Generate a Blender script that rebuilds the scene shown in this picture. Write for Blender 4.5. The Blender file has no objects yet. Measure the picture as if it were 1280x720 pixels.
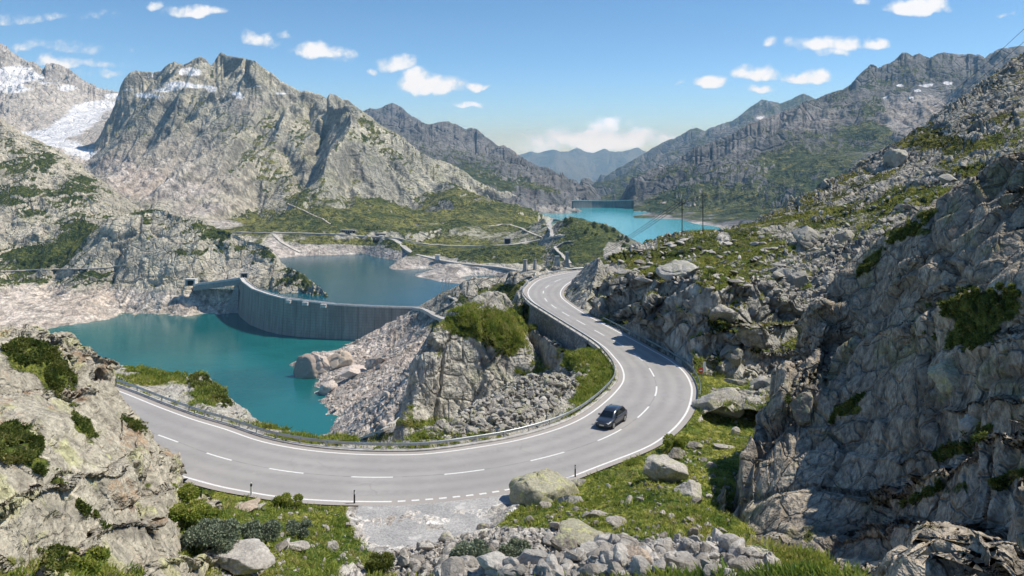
import bpy, math, random, time
import numpy as np
from mathutils import Vector, Matrix, Euler
from concurrent.futures import ThreadPoolExecutor

T0 = time.time()
QUAL = 0.8                                # density of the terrain grids
FRAC = 0.5
random.seed(7)
RNG = np.random.default_rng(11)
SC = bpy.context.scene
COL = SC.collection

# ------------------------------------------------------------------ survey of the place
# The valley is surveyed from one station: bearing (as px), dip (as py) and forward distance Y in metres.
F, HX, HY, CZ = 1000.0, 640.0, 200.0, 28.0
def W(px, py, Y):
    return ((px - HX) / F * Y, Y, CZ + (HY - py) / F * Y)
def WZ(px, py, z):                       # point on a level plane z
    Y = (CZ - z) * F / (py - HY)
    return ((px - HX) / F * Y, Y, z)
def dip(X, Y, Z):
    return HX + X / Y * F, HY - (Z - CZ) / Y * F
LOW, MID, UP = -172.0, -142.0, -112.0    # the three lake levels
SUN_EL, SUN_AZ = math.radians(56), math.radians(8)
SUN = Vector((math.cos(SUN_EL) * math.cos(SUN_AZ), math.cos(SUN_EL) * math.sin(SUN_AZ), math.sin(SUN_EL)))

# ------------------------------------------------------------------ naming helpers
def tag(o, label=None, cat=None, group=None, kind=None):
    if label: o['label'] = label
    if cat: o['category'] = cat
    if group: o['group'] = group
    if kind: o['kind'] = kind
    return o
def thing(name, label, cat, loc=(0, 0, 0), rz=0.0, group=None):
    o = bpy.data.objects.new(name, None); COL.objects.link(o)
    o.location = loc; o.rotation_euler = (0, 0, rz); o.empty_display_size = 0.2
    return tag(o, label, cat, group)
def link(name, me, mat=None, parent=None):
    o = bpy.data.objects.new(name, me); COL.objects.link(o)
    if mat is not None and not me.materials: me.materials.append(mat)
    if parent is not None: o.parent = parent
    return o
def mesh_np(name, V, faces, smooth=True, attrs=None, mat=None):
    V = np.asarray(V, np.float32).reshape(-1, 3); faces = np.asarray(faces, np.int32)
    k = faces.shape[1]; n = len(faces)
    me = bpy.data.meshes.new(name)
    me.vertices.add(len(V)); me.attributes['position'].data.foreach_set('vector', V.ravel())
    me.loops.add(n * k); me.loops.foreach_set('vertex_index', faces.ravel())
    me.polygons.add(n); me.polygons.foreach_set('loop_start', np.arange(0, n * k, k, dtype=np.int32))
    me.polygons.foreach_set('use_smooth', np.full(n, smooth, bool))
    for a, v in (attrs or {}).items():
        me.attributes.new(a, 'FLOAT', 'POINT').data.foreach_set('value', np.asarray(v, np.float32).ravel())
    me.update(calc_edges=True)
    if mat is not None: me.materials.append(mat)
    return me

class MB:
    """collects simple solids into ONE mesh"""
    def __init__(s): s.v, s.f = [], []
    def add(s, vs, fs):
        b = len(s.v); s.v += [tuple(v) for v in vs]; s.f += [tuple(i + b for i in f) for f in fs]; return s
    def box(s, c, d, rz=0.0, taper=1.0):
        cx, cy, cz = c; dx, dy, dz = d[0] / 2, d[1] / 2, d[2] / 2; vs = []
        for z, t in ((-dz, 1.0), (dz, taper)):
            for x, y in ((-dx, -dy), (dx, -dy), (dx, dy), (-dx, dy)):
                x, y = x * t, y * t
                vs.append((cx + x * math.cos(rz) - y * math.sin(rz), cy + x * math.sin(rz) + y * math.cos(rz), cz + z))
        return s.add(vs, [(0, 3, 2, 1), (4, 5, 6, 7), (0, 1, 5, 4), (1, 2, 6, 5), (2, 3, 7, 6), (3, 0, 4, 7)])
    def tube(s, pts, r, n=6, r1=None):
        pts = [Vector(p) for p in pts]; m = len(pts); vs = []; r1 = r if r1 is None else r1
        for i, p in enumerate(pts):
            d = (pts[min(i + 1, m - 1)] - pts[max(i - 1, 0)]).normalized()
            a = d.cross(Vector((0, 0, 1)) if abs(d.z) < .95 else Vector((1, 0, 0))).normalized(); b = d.cross(a)
            rr = r + (r1 - r) * i / max(1, m - 1)
            vs += [p + (a * math.cos(t) + b * math.sin(t)) * rr for t in (2 * math.pi * k / n for k in range(n))]
        fs = [(i * n + k, i * n + (k + 1) % n, (i + 1) * n + (k + 1) % n, (i + 1) * n + k) for i in range(m - 1) for k in range(n)]
        fs += [tuple(range(n - 1, -1, -1)), tuple((m - 1) * n + k for k in range(n))]
        return s.add(vs, fs)
    def sweep(s, path, prof):
        """prof: list of (side offset, height) swept along a path of (x,y,z); closed profile"""
        P = [Vector(p) for p in path]; m, n = len(P), len(prof); vs = []
        for i, p in enumerate(P):
            d = P[min(i + 1, m - 1)] - P[max(i - 1, 0)]; d.z = 0; d.normalize(); q = Vector((-d.y, d.x, 0))
            vs += [p + q * a + Vector((0, 0, h)) for a, h in prof]
        fs = [(i * n + k, i * n + (k + 1) % n, (i + 1) * n + (k + 1) % n, (i + 1) * n + k) for i in range(m - 1) for k in range(n)]
        fs += [tuple(range(n - 1, -1, -1)), tuple((m - 1) * n + k for k in range(n))]
        return s.add(vs, fs)
    def build(s, name, mat, parent=None, smooth=False):
        me = bpy.data.meshes.new(name); me.from_pydata(s.v, [], s.f)
        if smooth: me.polygons.foreach_set('use_smooth', [True] * len(me.polygons))
        me.update(); return link(name, me, mat, parent)

# ------------------------------------------------------------------ noise, evaluated by geometry nodes in C++
_NG = {}
def _group(kind, detail, rough, lac, dims):
    key = (kind, detail, rough, lac, dims)
    if key in _NG: return _NG[key]
    ng = bpy.data.node_groups.new('noise_eval', 'GeometryNodeTree')
    ng.interface.new_socket('Geometry', in_out='INPUT', socket_type='NodeSocketGeometry')
    ng.interface.new_socket('Geometry', in_out='OUTPUT', socket_type='NodeSocketGeometry')
    gi = ng.nodes.new('NodeGroupInput'); go = ng.nodes.new('NodeGroupOutput')
    pos = ng.nodes.new('GeometryNodeInputPosition')
    prev = gi.outputs[0]
    def store(nm, ty, sock):
        nonlocal prev
        st = ng.nodes.new('GeometryNodeStoreNamedAttribute'); st.data_type = ty; st.domain = 'POINT'
        st.inputs['Name'].default_value = nm
        ng.links.new(prev, st.inputs['Geometry'])
        tgt = [i for i in st.inputs if i.name == 'Value' and i.enabled][0]
        ng.links.new(sock, tgt); prev = st.outputs[0]
    if kind.startswith('vor'):
        for nm, ft in (('n_p', 'F1'), ('n_q', 'F2')):
            a = ng.nodes.new('ShaderNodeTexVoronoi'); a.voronoi_dimensions = dims; a.feature = ft
            a.inputs['Scale'].default_value = 1.0
            ng.links.new(pos.outputs[0], a.inputs['Vector']); store(nm, 'FLOAT_VECTOR', a.outputs['Position'])
    else:
        a = ng.nodes.new('ShaderNodeTexNoise'); a.noise_dimensions = dims
        a.noise_type = 'RIDGED_MULTIFRACTAL' if kind == 'ridge' else 'FBM'
        a.normalize = (kind != 'ridge')
        a.inputs['Scale'].default_value = 1.0; a.inputs['Detail'].default_value = detail
        a.inputs['Roughness'].default_value = rough; a.inputs['Lacunarity'].default_value = lac
        if kind == 'ridge': a.inputs['Offset'].default_value = 1.0; a.inputs['Gain'].default_value = 2.0
        ng.links.new(pos.outputs[0], a.inputs['Vector'])
        store('n_d', 'FLOAT', a.outputs[0])
        if kind == 'vec': store('n_c', 'FLOAT_VECTOR', a.outputs['Color'])
    ng.links.new(prev, go.inputs[0])
    _NG[key] = ng
    return ng
def noise(P, kind='fbm', detail=4.0, rough=0.5, lac=2.0, dims='3D'):
    P = np.ascontiguousarray(P, np.float32); shp = P.shape[:-1]; Q = P.reshape(-1, 3); n = len(Q)
    me = bpy.data.meshes.new('t'); me.vertices.add(n); me.attributes['position'].data.foreach_set('vector', Q.ravel())
    ob = bpy.data.objects.new('t', me); COL.objects.link(ob)
    m = ob.modifiers.new('g', 'NODES'); m.node_group = _group(kind, detail, rough, lac, dims)
    dg = bpy.context.evaluated_depsgraph_get(); em = ob.evaluated_get(dg).data
    def rd(nm, k):
        b = np.empty(n * k, np.float32); em.attributes[nm].data.foreach_get('value' if k == 1 else 'vector', b)
        return b.reshape(shp + ((k,) if k > 1 else ()))
    if kind.startswith('vor'):
        p, q = rd('n_p', 3), rd('n_q', 3); h = np.stack([p @ np.array(k, np.float32) for k in ((12.9, 78.2, 37.7), (39.3, 11.1, 83.1), (73.1, 52.2, 9.8))], -1)
        h = np.sin(h) * 437.585; qp = q - p
        r = dict(p=p, c=h - np.floor(h), e=(((p + q) * .5 - P) * qp).sum(-1) / np.maximum(np.sqrt((qp * qp).sum(-1)), 1e-6))
    elif kind == 'vec': r = rd('n_c', 3)
    else: r = rd('n_d', 1)
    bpy.data.objects.remove(ob); bpy.data.meshes.remove(me)
    return r
def ss(a, b, x):
    t = np.clip((x - a) / (b - a), 0, 1); return t * t * (3 - 2 * t)
def unit(v): return v / np.maximum(np.linalg.norm(v, axis=-1, keepdims=True), 1e-9)

def par(fn, n, size=40000):
    with ThreadPoolExecutor(4) as ex:
        list(ex.map(fn, [(i, min(n, i + size)) for i in range(0, n, size)]))

class TPS:
    """thin-plate surface through surveyed points"""
    def __init__(s, pts, reg=1e-4):
        P = np.array(pts, np.float64); s.c = P[:, :2].mean(0); s.k = max(np.ptp(P[:, 0]), np.ptp(P[:, 1]))
        A = (P[:, :2] - s.c) / s.k; n = len(A)
        K = s.phi(((A[:, None] - A[None]) ** 2).sum(-1)) + np.eye(n) * reg
        Q = np.c_[np.ones(n), A]; M = np.block([[K, Q], [Q.T, np.zeros((3, 3))]])
        s.w = np.linalg.solve(M, np.r_[P[:, 2], 0, 0, 0]); s.A = A
    @staticmethod
    def phi(r2): return 0.5 * r2 * np.log(r2 + 1e-12)
    def __call__(s, X, Y):
        shp = X.shape; B = np.stack([X.ravel(), Y.ravel()], 1); B = ((B - s.c) / s.k).astype(np.float64)
        out = np.empty(len(B)); n = len(s.A)
        def f(ab):
            b = B[ab[0]:ab[1]]
            r2 = ((b[:, None] - s.A[None]) ** 2).sum(-1)
            out[ab[0]:ab[1]] = s.phi(r2) @ s.w[:n] + s.w[n] + b @ s.w[n + 1:]
        par(f, len(B), 8000)
        return out.reshape(shp)

def erosion(X, Y, gx, gy, L, octs=6, gain=0.45, flat=0.35):
    """gullies that run down the fall line, branching with each octave; returns about -1..1"""
    shp = X.shape; x = X.ravel().astype(np.float32); y = Y.ravel().astype(np.float32)
    g = np.sqrt(gx * gx + gy * gy).ravel(); k = (np.minimum(1.0, g / flat) / np.maximum(g, 1e-6))
    dx0 = (gy.ravel() * k).astype(np.float32); dy0 = (-gx.ravel() * k).astype(np.float32)
    H = np.zeros(len(x), np.float32)
    def f(ab):
        sl = slice(*ab); h = np.zeros(ab[1] - ab[0], np.float32); hx = h.copy(); hy = h.copy(); a = 1.0; fr = 1.0 / L
        for o in range(octs):
            px = x[sl] * fr + 17.3 * o; py = y[sl] * fr - 9.1 * o
            ix = np.floor(px); iy = np.floor(py); fx = px - ix; fy = py - iy
            dx = dx0[sl] + hy; dy = dy0[sl] - hx
            v = 0; vx = 0; vy = 0; wt = 0
            for i in range(-1, 3):
                for j in range(-1, 3):
                    cx = ix + i; cy = iy + j
                    q = np.sin(cx * 127.1 + cy * 311.7) * 43758.547; r = np.sin(cx * 269.5 + cy * 183.3) * 43758.547
                    ax = fx - i - (q - np.floor(q)) * 0.5; ay = fy - j - (r - np.floor(r)) * 0.5
                    w = np.exp(-(ax * ax + ay * ay) * 2)
                    m = (ax * dx + ay * dy) * 6.2832
                    s_ = np.sin(m); c = (1.1 - 2.2 * np.abs(np.sin(m * .5))) if o < 3 else np.cos(m)
                    wt = wt + w; v = v + c * w; vx = vx - s_ * dx * w; vy = vy - s_ * dy * w
            h += a * v / wt; hx += a * vx / wt * 1.0; hy += a * vy / wt * 1.0
            a *= gain; fr *= 2.0
        H[sl] = h
    par(f, len(x), 30000)
    return H.reshape(shp)

def grid_normals(P):
    du = np.gradient(P, axis=1); dv = np.gradient(P, axis=0)
    n = np.cross(du, dv); n = unit(n); n[n[..., 2] < 0] *= -1
    return n

BASIS = {}
def basis(ax, ay, az):
    m = np.array(Euler((math.radians(ax), math.radians(ay), math.radians(az))).to_matrix()); return m
def fracture(P, L, stretch=(1, 1, 1), rot=(0, 0, 0), warp=0.16, seed=0.0, step=0.3, pil=.16):
    """blocks with tilted faces and open joints"""
    Q = (P @ basis(*rot)) / (L * np.array(stretch)) + seed
    Q = Q + (noise(Q * 0.9 + 3.3, 'vec', 2.0) - 0.5) * warp * 2
    Q = Q.astype(np.float32); v = noise(Q, 'vor'); d = ((Q - v['p']) * (v['c'] - 0.5) * 2).sum(-1) + (v['c'][..., 0] - 0.5) * step
    return d * ss(0, pil, v['e']), v['e'], v['c']

def bedding(P, nrm, space, warp=.35, wl=3.0, seed=0.0, lip=.16):
    """slabs stacked along nrm: each face leans out to a lip and steps back at its top"""
    n = np.array(nrm, float); n /= np.linalg.norm(n)
    t = (P @ n) / space + seed + (noise(P / (space * wl) + seed, 'fbm', 3) - .5) * 2 * warp * wl * .6
    # slabs are not all the same thickness
    t = t + .28 * np.sin(t * 2.1 + seed) + .2 * np.sin(t * .77 + 1.3)
    k = np.floor(t); f = t - k; h = np.sin(k * 127.1 + seed * 31.7) * 437.58; h = .35 + .65 * (h - np.floor(h))
    w = np.where(f < 1 - lip, f / (1 - lip), (1 - f) / lip)
    return (w - .5) * h, np.clip(1 - np.minimum(f, 1 - f) / .05, 0, 1) * h

class Patch:
    """a stretch of terrain: wedge grid (bearing x distance) with heights from survey points"""
    def __init__(s, name, pts, px0, px1, Y0, Y1, cols, rows, reg=1e-4):
        cols, rows = int(cols * QUAL), int(rows * QUAL)
        s.name = name; s.t = TPS(pts, reg)
        s.px = np.linspace(px0, px1, cols)
        # distance rows are spread so that steep and near ground gets more of them
        yy = np.geomspace(Y0, Y1, 240); cc = np.linspace(px0, px1, 24)
        Yg, pg = np.meshgrid(yy, cc, indexing='ij'); h = s.t((pg - HX) / F * Yg, Yg)
        dp = np.abs(np.diff(HY - (h - CZ) / Yg * F, axis=0)); w = np.percentile(dp, 85, axis=1)
        w = np.convolve(np.r_[w[0], w, w[-1]], [1 / 3] * 3, 'valid'); w = w + 0.35 * w.mean()
        cum = np.r_[0, np.cumsum(w)]; s.yy = np.interp(np.linspace(0, cum[-1], rows), cum, yy)
        s.Y, s.PX = np.meshgrid(s.yy, s.px, indexing='ij'); s.X = (s.PX - HX) / F * s.Y
        s.H = s.t(s.X, s.Y)
        s.attr = {}
    def grad(s, H=None):
        H = s.H if H is None else H
        dHv = np.gradient(H, axis=0) / np.gradient(s.Y, axis=0)       # along the ray at fixed bearing
        dHu = np.gradient(H, axis=1) / np.gradient(s.X, axis=1)
        gx = dHu; gy = dHv - dHu * (s.PX - HX) / F
        return gx, gy
    def sky(s, prof, spread, jag=0.0, jl=11.0, rowfrac=None):
        """raise or lower the crest so that its outline follows the surveyed skyline"""
        prof = np.array(sorted(prof)); want = np.interp(s.px, prof[:, 0], prof[:, 1])
        if jag: want = want + (np.abs(noise(np.c_[s.px / jl, s.px * 0, s.px * 0 + 5.5], 'fbm', 5, 0.7) - 0.5) * 5 - .6) * jag
        inside = (s.px >= prof[0, 0]) & (s.px <= prof[-1, 0])
        for _ in range(2):
            py = HY - (s.H - CZ) / s.Y * F; r = py.argmin(0)
            have = py[r, np.arange(len(s.px))]; Yr = s.yy[r]
            dz = np.where(inside, (have - want) * Yr / F, 0)
            k = np.ones(5) / 5; dzs = np.convolve(np.pad(dz, 2, 'edge'), k, 'valid') if _ == 0 else dz
            wgt = np.exp(-((s.Y - Yr[None]) / (spread * Yr[None])) ** 2)
            s.H = s.H + wgt * dzs[None]
    def taper(s, left=0, right=0, depth=40):
        w = np.zeros(len(s.px))
        if left: w += np.clip(1 - (s.px - s.px[0]) / left, 0, 1) ** 1.5
        if right: w += np.clip(1 - (s.px[-1] - s.px) / right, 0, 1) ** 1.5
        s.H = s.H - depth * w[None]
    def sky2(s, prof, spread):
        """bring the crest back to the surveyed skyline once the rock relief is on"""
        prof = np.array(sorted(prof)); px, py = s.pix(); n = len(s.px)
        b = np.clip(((px - s.px[0]) / (s.px[-1] - s.px[0]) * (n - 1)).round().astype(int), 0, n - 1)
        have = np.full(n, 1e9); np.minimum.at(have, b.ravel(), py.ravel()); have = np.where(have > 1e8, py.min(0), have)
        r = py.argmin(0); Yr = s.P[r, np.arange(n), 1]; want = np.interp(s.px, prof[:, 0], prof[:, 1])
        dz = np.where((s.px >= prof[0, 0]) & (s.px <= prof[-1, 0]), (have - want) * Yr / F, 0)
        k = max(3, n // 24) | 1; dz = np.convolve(np.pad(dz, k // 2, 'edge'), np.ones(k) / k, 'valid')
        s.P[..., 2] += np.exp(-((s.P[..., 1] - Yr[None]) / (spread * Yr[None])) ** 2) * dz[None]; s.N = grid_normals(s.P)
    def finish(s, disp=None):
        s.P = np.stack([s.X, s.Y, s.H], -1)
        s.N = grid_normals(s.P)
        return s
    def shift(s, d, up=0.3):
        n = unit(s.N + np.array([0, 0, up])); s.P = s.P + n * d[..., None]; s.N = grid_normals(s.P)
    def pix(s):
        return HX + s.P[..., 0] / s.P[..., 1] * F, HY - (s.P[..., 2] - CZ) / s.P[..., 1] * F
    def brush(s, spots, power=2.0):
        px, py = s.pix(); out = np.zeros(px.shape, np.float32)
        for b in spots:
            x, y, rx, ry = b[:4]; v = b[4] if len(b) > 4 else 1.0; a = math.radians(b[5]) if len(b) > 5 else 0
            dx, dy = px - x, py - y; u = (dx * math.cos(a) + dy * math.sin(a)) / rx; w = (-dx * math.sin(a) + dy * math.cos(a)) / ry
            out += v * np.exp(-(u * u + w * w) ** power)
        return out
    def build(s, mat, label=None, keep=None):
        r, c = s.X.shape; i = np.arange(r * c).reshape(r, c)
        f = np.stack([i[:-1, :-1], i[:-1, 1:], i[1:, 1:], i[1:, :-1]], -1).reshape(-1, 4)
        if keep is not None:
            k = keep.ravel(); f = f[k[f].any(1)]
        me = mesh_np(s.name, s.P, f, True, s.attr, mat)
        o = link(s.name, me); o['kind'] = 'structure'
        if label: o['label'] = label
        s.obj = o
        print('patch', s.name, r, c, round(time.time() - T0, 1)); return o
    def hit(s, px, py):
        """ground point seen at this bearing and dip"""
        j = int(round((px - s.px[0]) / (s.px[-1] - s.px[0]) * (len(s.px) - 1))); j = min(max(j, 0), len(s.px) - 1)
        P = s.P[:, j]; d = HY - (P[:, 2] - CZ) / P[:, 1] * F
        m = np.minimum.accumulate(d); k = np.searchsorted(-m, -py)
        if k >= len(d): return None
        return Vector(P[k])
    def normal(s, p):
        px = HX + p[0] / p[1] * F
        j = int(np.clip(round((px - s.px[0]) / (s.px[-1] - s.px[0]) * (len(s.px) - 1)), 0, len(s.px) - 1))
        i = int(np.abs(s.P[:, j, 1] - p[1]).argmin()); return Vector(s.N[i, j])

# ------------------------------------------------------------------ materials
class NT:
    def __init__(s, name, world=False):
        if world:
            s.t = bpy.data.worlds.new(name); SC.world = s.t
        else:
            s.t = bpy.data.materials.new(name)
        s.t.use_nodes = True; s.nt = s.t.node_tree; s.nt.nodes.clear()
    def n(s, ty, ins=None, **props):
        x = s.nt.nodes.new(ty)
        for k, v in props.items(): setattr(x, k, v)
        for k, v in (ins or {}).items():
            sock = x.inputs[k]
            if isinstance(v, bpy.types.NodeSocket): s.nt.links.new(v, sock)
            elif isinstance(v, (tuple, list)) and sock.type == 'RGBA' and len(v) == 3: sock.default_value = (*v, 1)
            else: sock.default_value = v
        return x
    def math(s, op, a, b=0.0, c=None, clamp=False):
        d = {0: a, 1: b}
        if c is not None: d[2] = c
        x = s.n('ShaderNodeMath', d, operation=op, use_clamp=clamp); return x.outputs[0]
    def vmath(s, op, a, b=None):
        d = {0: a}
        if b is not None: d[1] = b
        return s.n('ShaderNodeVectorMath', d, operation=op).outputs[0]
    def mix(s, f, a, b, mode='MIX'):
        x = s.nt.nodes.new('ShaderNodeMix'); x.data_type = 'RGBA'; x.blend_type = mode
        for sock, v in ((x.inputs[0], f), (x.inputs[6], a), (x.inputs[7], b)):
            if isinstance(v, bpy.types.NodeSocket): s.nt.links.new(v, sock)
            else: sock.default_value = (*v, 1) if isinstance(v, (tuple, list)) else v
        return x.outputs[2]
    def ramp(s, f, a, b):
        return s.n('ShaderNodeMapRange', {'Value': f, 'From Min': a, 'From Max': b}, interpolation_type='SMOOTHSTEP').outputs[0]
    def attr(s, nm): return s.n('ShaderNodeAttribute', attribute_name=nm).outputs['Fac']
    def noise(s, vec, scale, detail=4, rough=0.55, **kw):
        return s.n('ShaderNodeTexNoise', {'Vector': vec, 'Scale': scale, 'Detail': detail, 'Roughness': rough}, **kw).outputs[0]
    def out(s, surf, disp=None):
        o = s.n('ShaderNodeOutputMaterial'); s.nt.links.new(surf, o.inputs[0]); return s.t

def mat_plain(name, col, rough=0.6, metal=0.0, spec=0.5, var=0.0, scale=3.0, bump=0.0, **kw):
    m = NT(name); pos = m.n('ShaderNodeTexCoord').outputs['Object']; c = (*col, 1)
    if var:
        f = m.noise(pos, scale, 5, 0.6)
        c = m.mix(m.ramp(f, .3, .7), tuple(v * (1 - var) for v in col), tuple(min(1, v * (1 + var)) for v in col))
    ins = {'Base Color': c, 'Roughness': rough, 'Metallic': metal, 'Specular IOR Level': spec}; ins.update(kw)
    if bump:
        ins['Normal'] = m.n('ShaderNodeBump', {'Height': m.noise(pos, scale * 6, 4), 'Strength': bump, 'Distance': 0.02}).outputs[0]
    return m.out(m.n('ShaderNodeBsdfPrincipled', ins).outputs[0])

def mat_rock(name, L, c1, c2, dark=(.05, .05, .05), lichen=None, lich=0.5, g1=(.045, .065, .015), g2=(.13, .13, .035),
             pale=(.50, .46, .42), bump=0.6, gbreak=0.7, crack=0.5, stain=0.0):
    """L: size in metres of the finest features worth showing"""
    m = NT(name); geo = m.n('ShaderNodeNewGeometry'); pos = geo.outputs['Position']
    n1 = m.noise(pos, 0.045 / L, 4, 0.6); n2 = m.noise(pos, 0.25 / L, 5, 0.62); n3 = m.noise(pos, 1.1 / L, 3, 0.65)
    col = m.mix(m.ramp(n1, .36, .64), c1, c2)
    col = m.mix(m.math('MULTIPLY', m.ramp(n2, .52, .68), 0.6), col, tuple(v * .62 for v in c2))
    if lichen:
        l1 = m.noise(m.vmath('ADD', pos, (31., 7., 3.)), 0.11 / L, 5, 0.65)
        col = m.mix(m.math('MULTIPLY', m.ramp(l1, .54, .62), lich), col, lichen)
    if stain:
        l2 = m.noise(m.vmath('ADD', pos, (3., 70., 13.)), 0.13 / L, 5, 0.7); col = m.mix(m.math('MULTIPLY', m.ramp(l2, .55, .66), stain), col, (.42, .285, .175))
    st = m.n('ShaderNodeMapping', {'Vector': pos, 'Scale': (1., 1., .18)}).outputs[0]      # water streaks down the faces
    s1 = m.noise(st, 0.35 / L, 4, 0.6)
    col = m.mix(m.math('MULTIPLY', m.ramp(s1, .55, .72), 0.45), col, dark)
    # pale bleached shore / rubble: stones of many tones
    vo = m.n('ShaderNodeTexVoronoi', {'Vector': pos, 'Scale': 0.5 / L, 'Randomness': 1.0}); vc = m.n('ShaderNodeSeparateColor', {0: vo.outputs['Color']}).outputs[0]
    rub = m.mix(vc, tuple(v * .55 for v in pale), tuple(min(1, v * 1.3) for v in pale))
    rub = m.mix(m.math('MULTIPLY', m.ramp(n1, .45, .6), .3), rub, (.42, .33, .25))
    col = m.mix(m.attr('pale'), col, rub)
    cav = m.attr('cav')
    col = m.mix(m.math('MULTIPLY', cav, 0.8), col, dark)  # dark joints, plus occlusion shade of crevices put into the rock colour
    fine = m.ramp(n3, .25, .75)
    col = m.mix(1.0, col, m.mix(fine, (.62, .62, .62), (1.28, 1.28, 1.26)), 'MULTIPLY')
    # vegetation breaks up along its edges
    gn = m.noise(pos, 0.3 / L, 6, 0.7); gq = m.noise(m.vmath('ADD', pos, (5., 50., 9.)), 0.12 / L, 5, 0.6)
    gm = m.ramp(m.math('ADD', m.attr('grass'), m.math('MULTIPLY', m.math('SUBTRACT', gn, .5), gbreak * 2)), .42, .58)
    gcol = m.mix(m.ramp(gq, .35, .65), g1, g2)
    gt = m.noise(pos, .75 / L, 4, .7); gcol = m.mix(m.math('MULTIPLY', m.ramp(gt, .56, .66), .5), gcol, (.20, .165, .06))
    gcol = m.mix(1.0, gcol, m.mix(m.ramp(m.math('ADD', m.math('MULTIPLY', n3, .5), m.math('MULTIPLY', gt, .5)), .38, .6), (.32, .36, .34), (1.5, 1.45, 1.2)), 'MULTIPLY')
    col = m.mix(gm, col, gcol)
    sn = m.ramp(m.math('ADD', m.attr('snow'), m.math('MULTIPLY', m.math('SUBTRACT', n2, .5), 1.1)), .3, .75)
    col = m.mix(sn, col, m.mix(m.ramp(n2, .35, .65), (.60, .63, .66), (.82, .84, .86)))
    hgt = m.math('ADD', m.math('MULTIPLY', n2, 1.6), m.math('MULTIPLY', n3, m.math('MULTIPLY_ADD', gm, .7, .55)))
    ck = m.n('ShaderNodeTexVoronoi', {'Vector': m.vmath('ADD', pos, m.vmath('SCALE', m.n('ShaderNodeTexNoise', {'Vector': pos, 'Scale': .3 / L}).outputs['Color'])), 'Scale': .22 / L}, feature='DISTANCE_TO_EDGE').outputs['Distance']
    hgt = m.math('ADD', hgt, m.math('MULTIPLY', m.math('MULTIPLY', m.ramp(ck, 0, .07), crack), m.math('SUBTRACT', 1.0, m.math('MAXIMUM', gm, m.attr('pale')), clamp=True)))
    bp = m.n('ShaderNodeBump', {'Height': hgt, 'Strength': bump, 'Distance': L * 1.2}).outputs[0]
    b = m.n('ShaderNodeBsdfPrincipled', {'Base Color': col, 'Roughness': 0.9, 'Specular IOR Level': 0.15, 'Normal': bp})
    return m.out(b.outputs[0])
def p_brush0(p, spots):
    py = HY - (p.H - CZ) / p.Y * F; out = np.zeros(p.X.shape)
    for x, y, rx, ry in spots: out += np.exp(-(((p.PX - x) / rx) ** 2 + ((py - y) / ry) ** 2))
    return out
def tm(s): print('   ..', s, round(time.time() - T0, 1))
# ------------------------------------------------------------------ camera, sun, sky
cam = bpy.data.objects.new('camera', bpy.data.cameras.new('camera')); COL.objects.link(cam)
cam.location = (0, 0, CZ); cam.rotation_euler = (math.pi / 2, 0, 0)
cam.data.sensor_width = 36; cam.data.lens = 36 * F / 1280; cam.data.shift_y = -(360 - HY) / 1280
cam.data.clip_start = 0.5; cam.data.clip_end = 80000
SC.camera = cam
sun = bpy.data.objects.new('sun', bpy.data.lights.new('sun', 'SUN')); COL.objects.link(sun)
sun.data.energy = 5.0; sun.data.angle = math.radians(0.5); sun.data.color = (1.0, .945, .85)
sun.rotation_euler = SUN.to_track_quat('Z', 'Y').to_euler(); sun.location = (200, 100, 300)
SC.view_settings.view_transform = 'Standard'; SC.view_settings.look = 'None'; SC.view_settings.exposure = 0
SC.cycles.max_bounces = 6; SC.cycles.diffuse_bounces = 2; SC.cycles.glossy_bounces = 3; SC.cycles.transmission_bounces = 4
SC.cycles.use_adaptive_sampling = True; SC.cycles.adaptive_threshold = .03; SC.cycles.volume_bounces = 0; SC.cycles.caustics_reflective = False; SC.cycles.caustics_refractive = False

CLOUDS = [  # bearing, dip, half width, half height, density
    (246, 14, 34, 9, 1.0), (192, 7, 10, 5, .6), (322, 50, 19, 11, .8), (356, 44, 12, 5, .5), (400, 64, 36, 11, 1.05), (420, 71, 14, 6, .5),
    (498, 82, 21, 12, 1.0), (466, 88, 7, 4, .8), (540, 106, 38, 15, 1.2), (518, 96, 16, 8, .9), (585, 132, 15, 6, 1.0), (598, 108, 14, 5, .9),
    (75, 80, 26, 9, 1.0), (120, 92, 30, 6, .45), (740, 178, 80, 14, 1.1), (760, 162, 24, 13, 1.0), (800, 172, 24, 10, .9), (695, 172, 16, 9, .8), (670, 186, 28, 8, .7), (836, 174, 22, 7, .6),
    (888, 101, 21, 8, 1.0), (945, 93, 25, 12, 1.05), (950, 113, 18, 6, .8), (1012, 97, 28, 11, 1.1), (965, 56, 9, 9, .75), (1035, 56, 42, 12, 1.05), (1040, 66, 18, 9, .7), (1097, 56, 16, 10, .9),
    (1150, 9, 40, 11, 1.1), (1080, 5, 16, 8, .9), (850, 101, 6, 4, .7), (1257, 20, 9, 4, .6), (60, 22, 80, 7, .22), (45, 60, 90, 8, .22), (110, 80, 60, 6, .2)]
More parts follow.
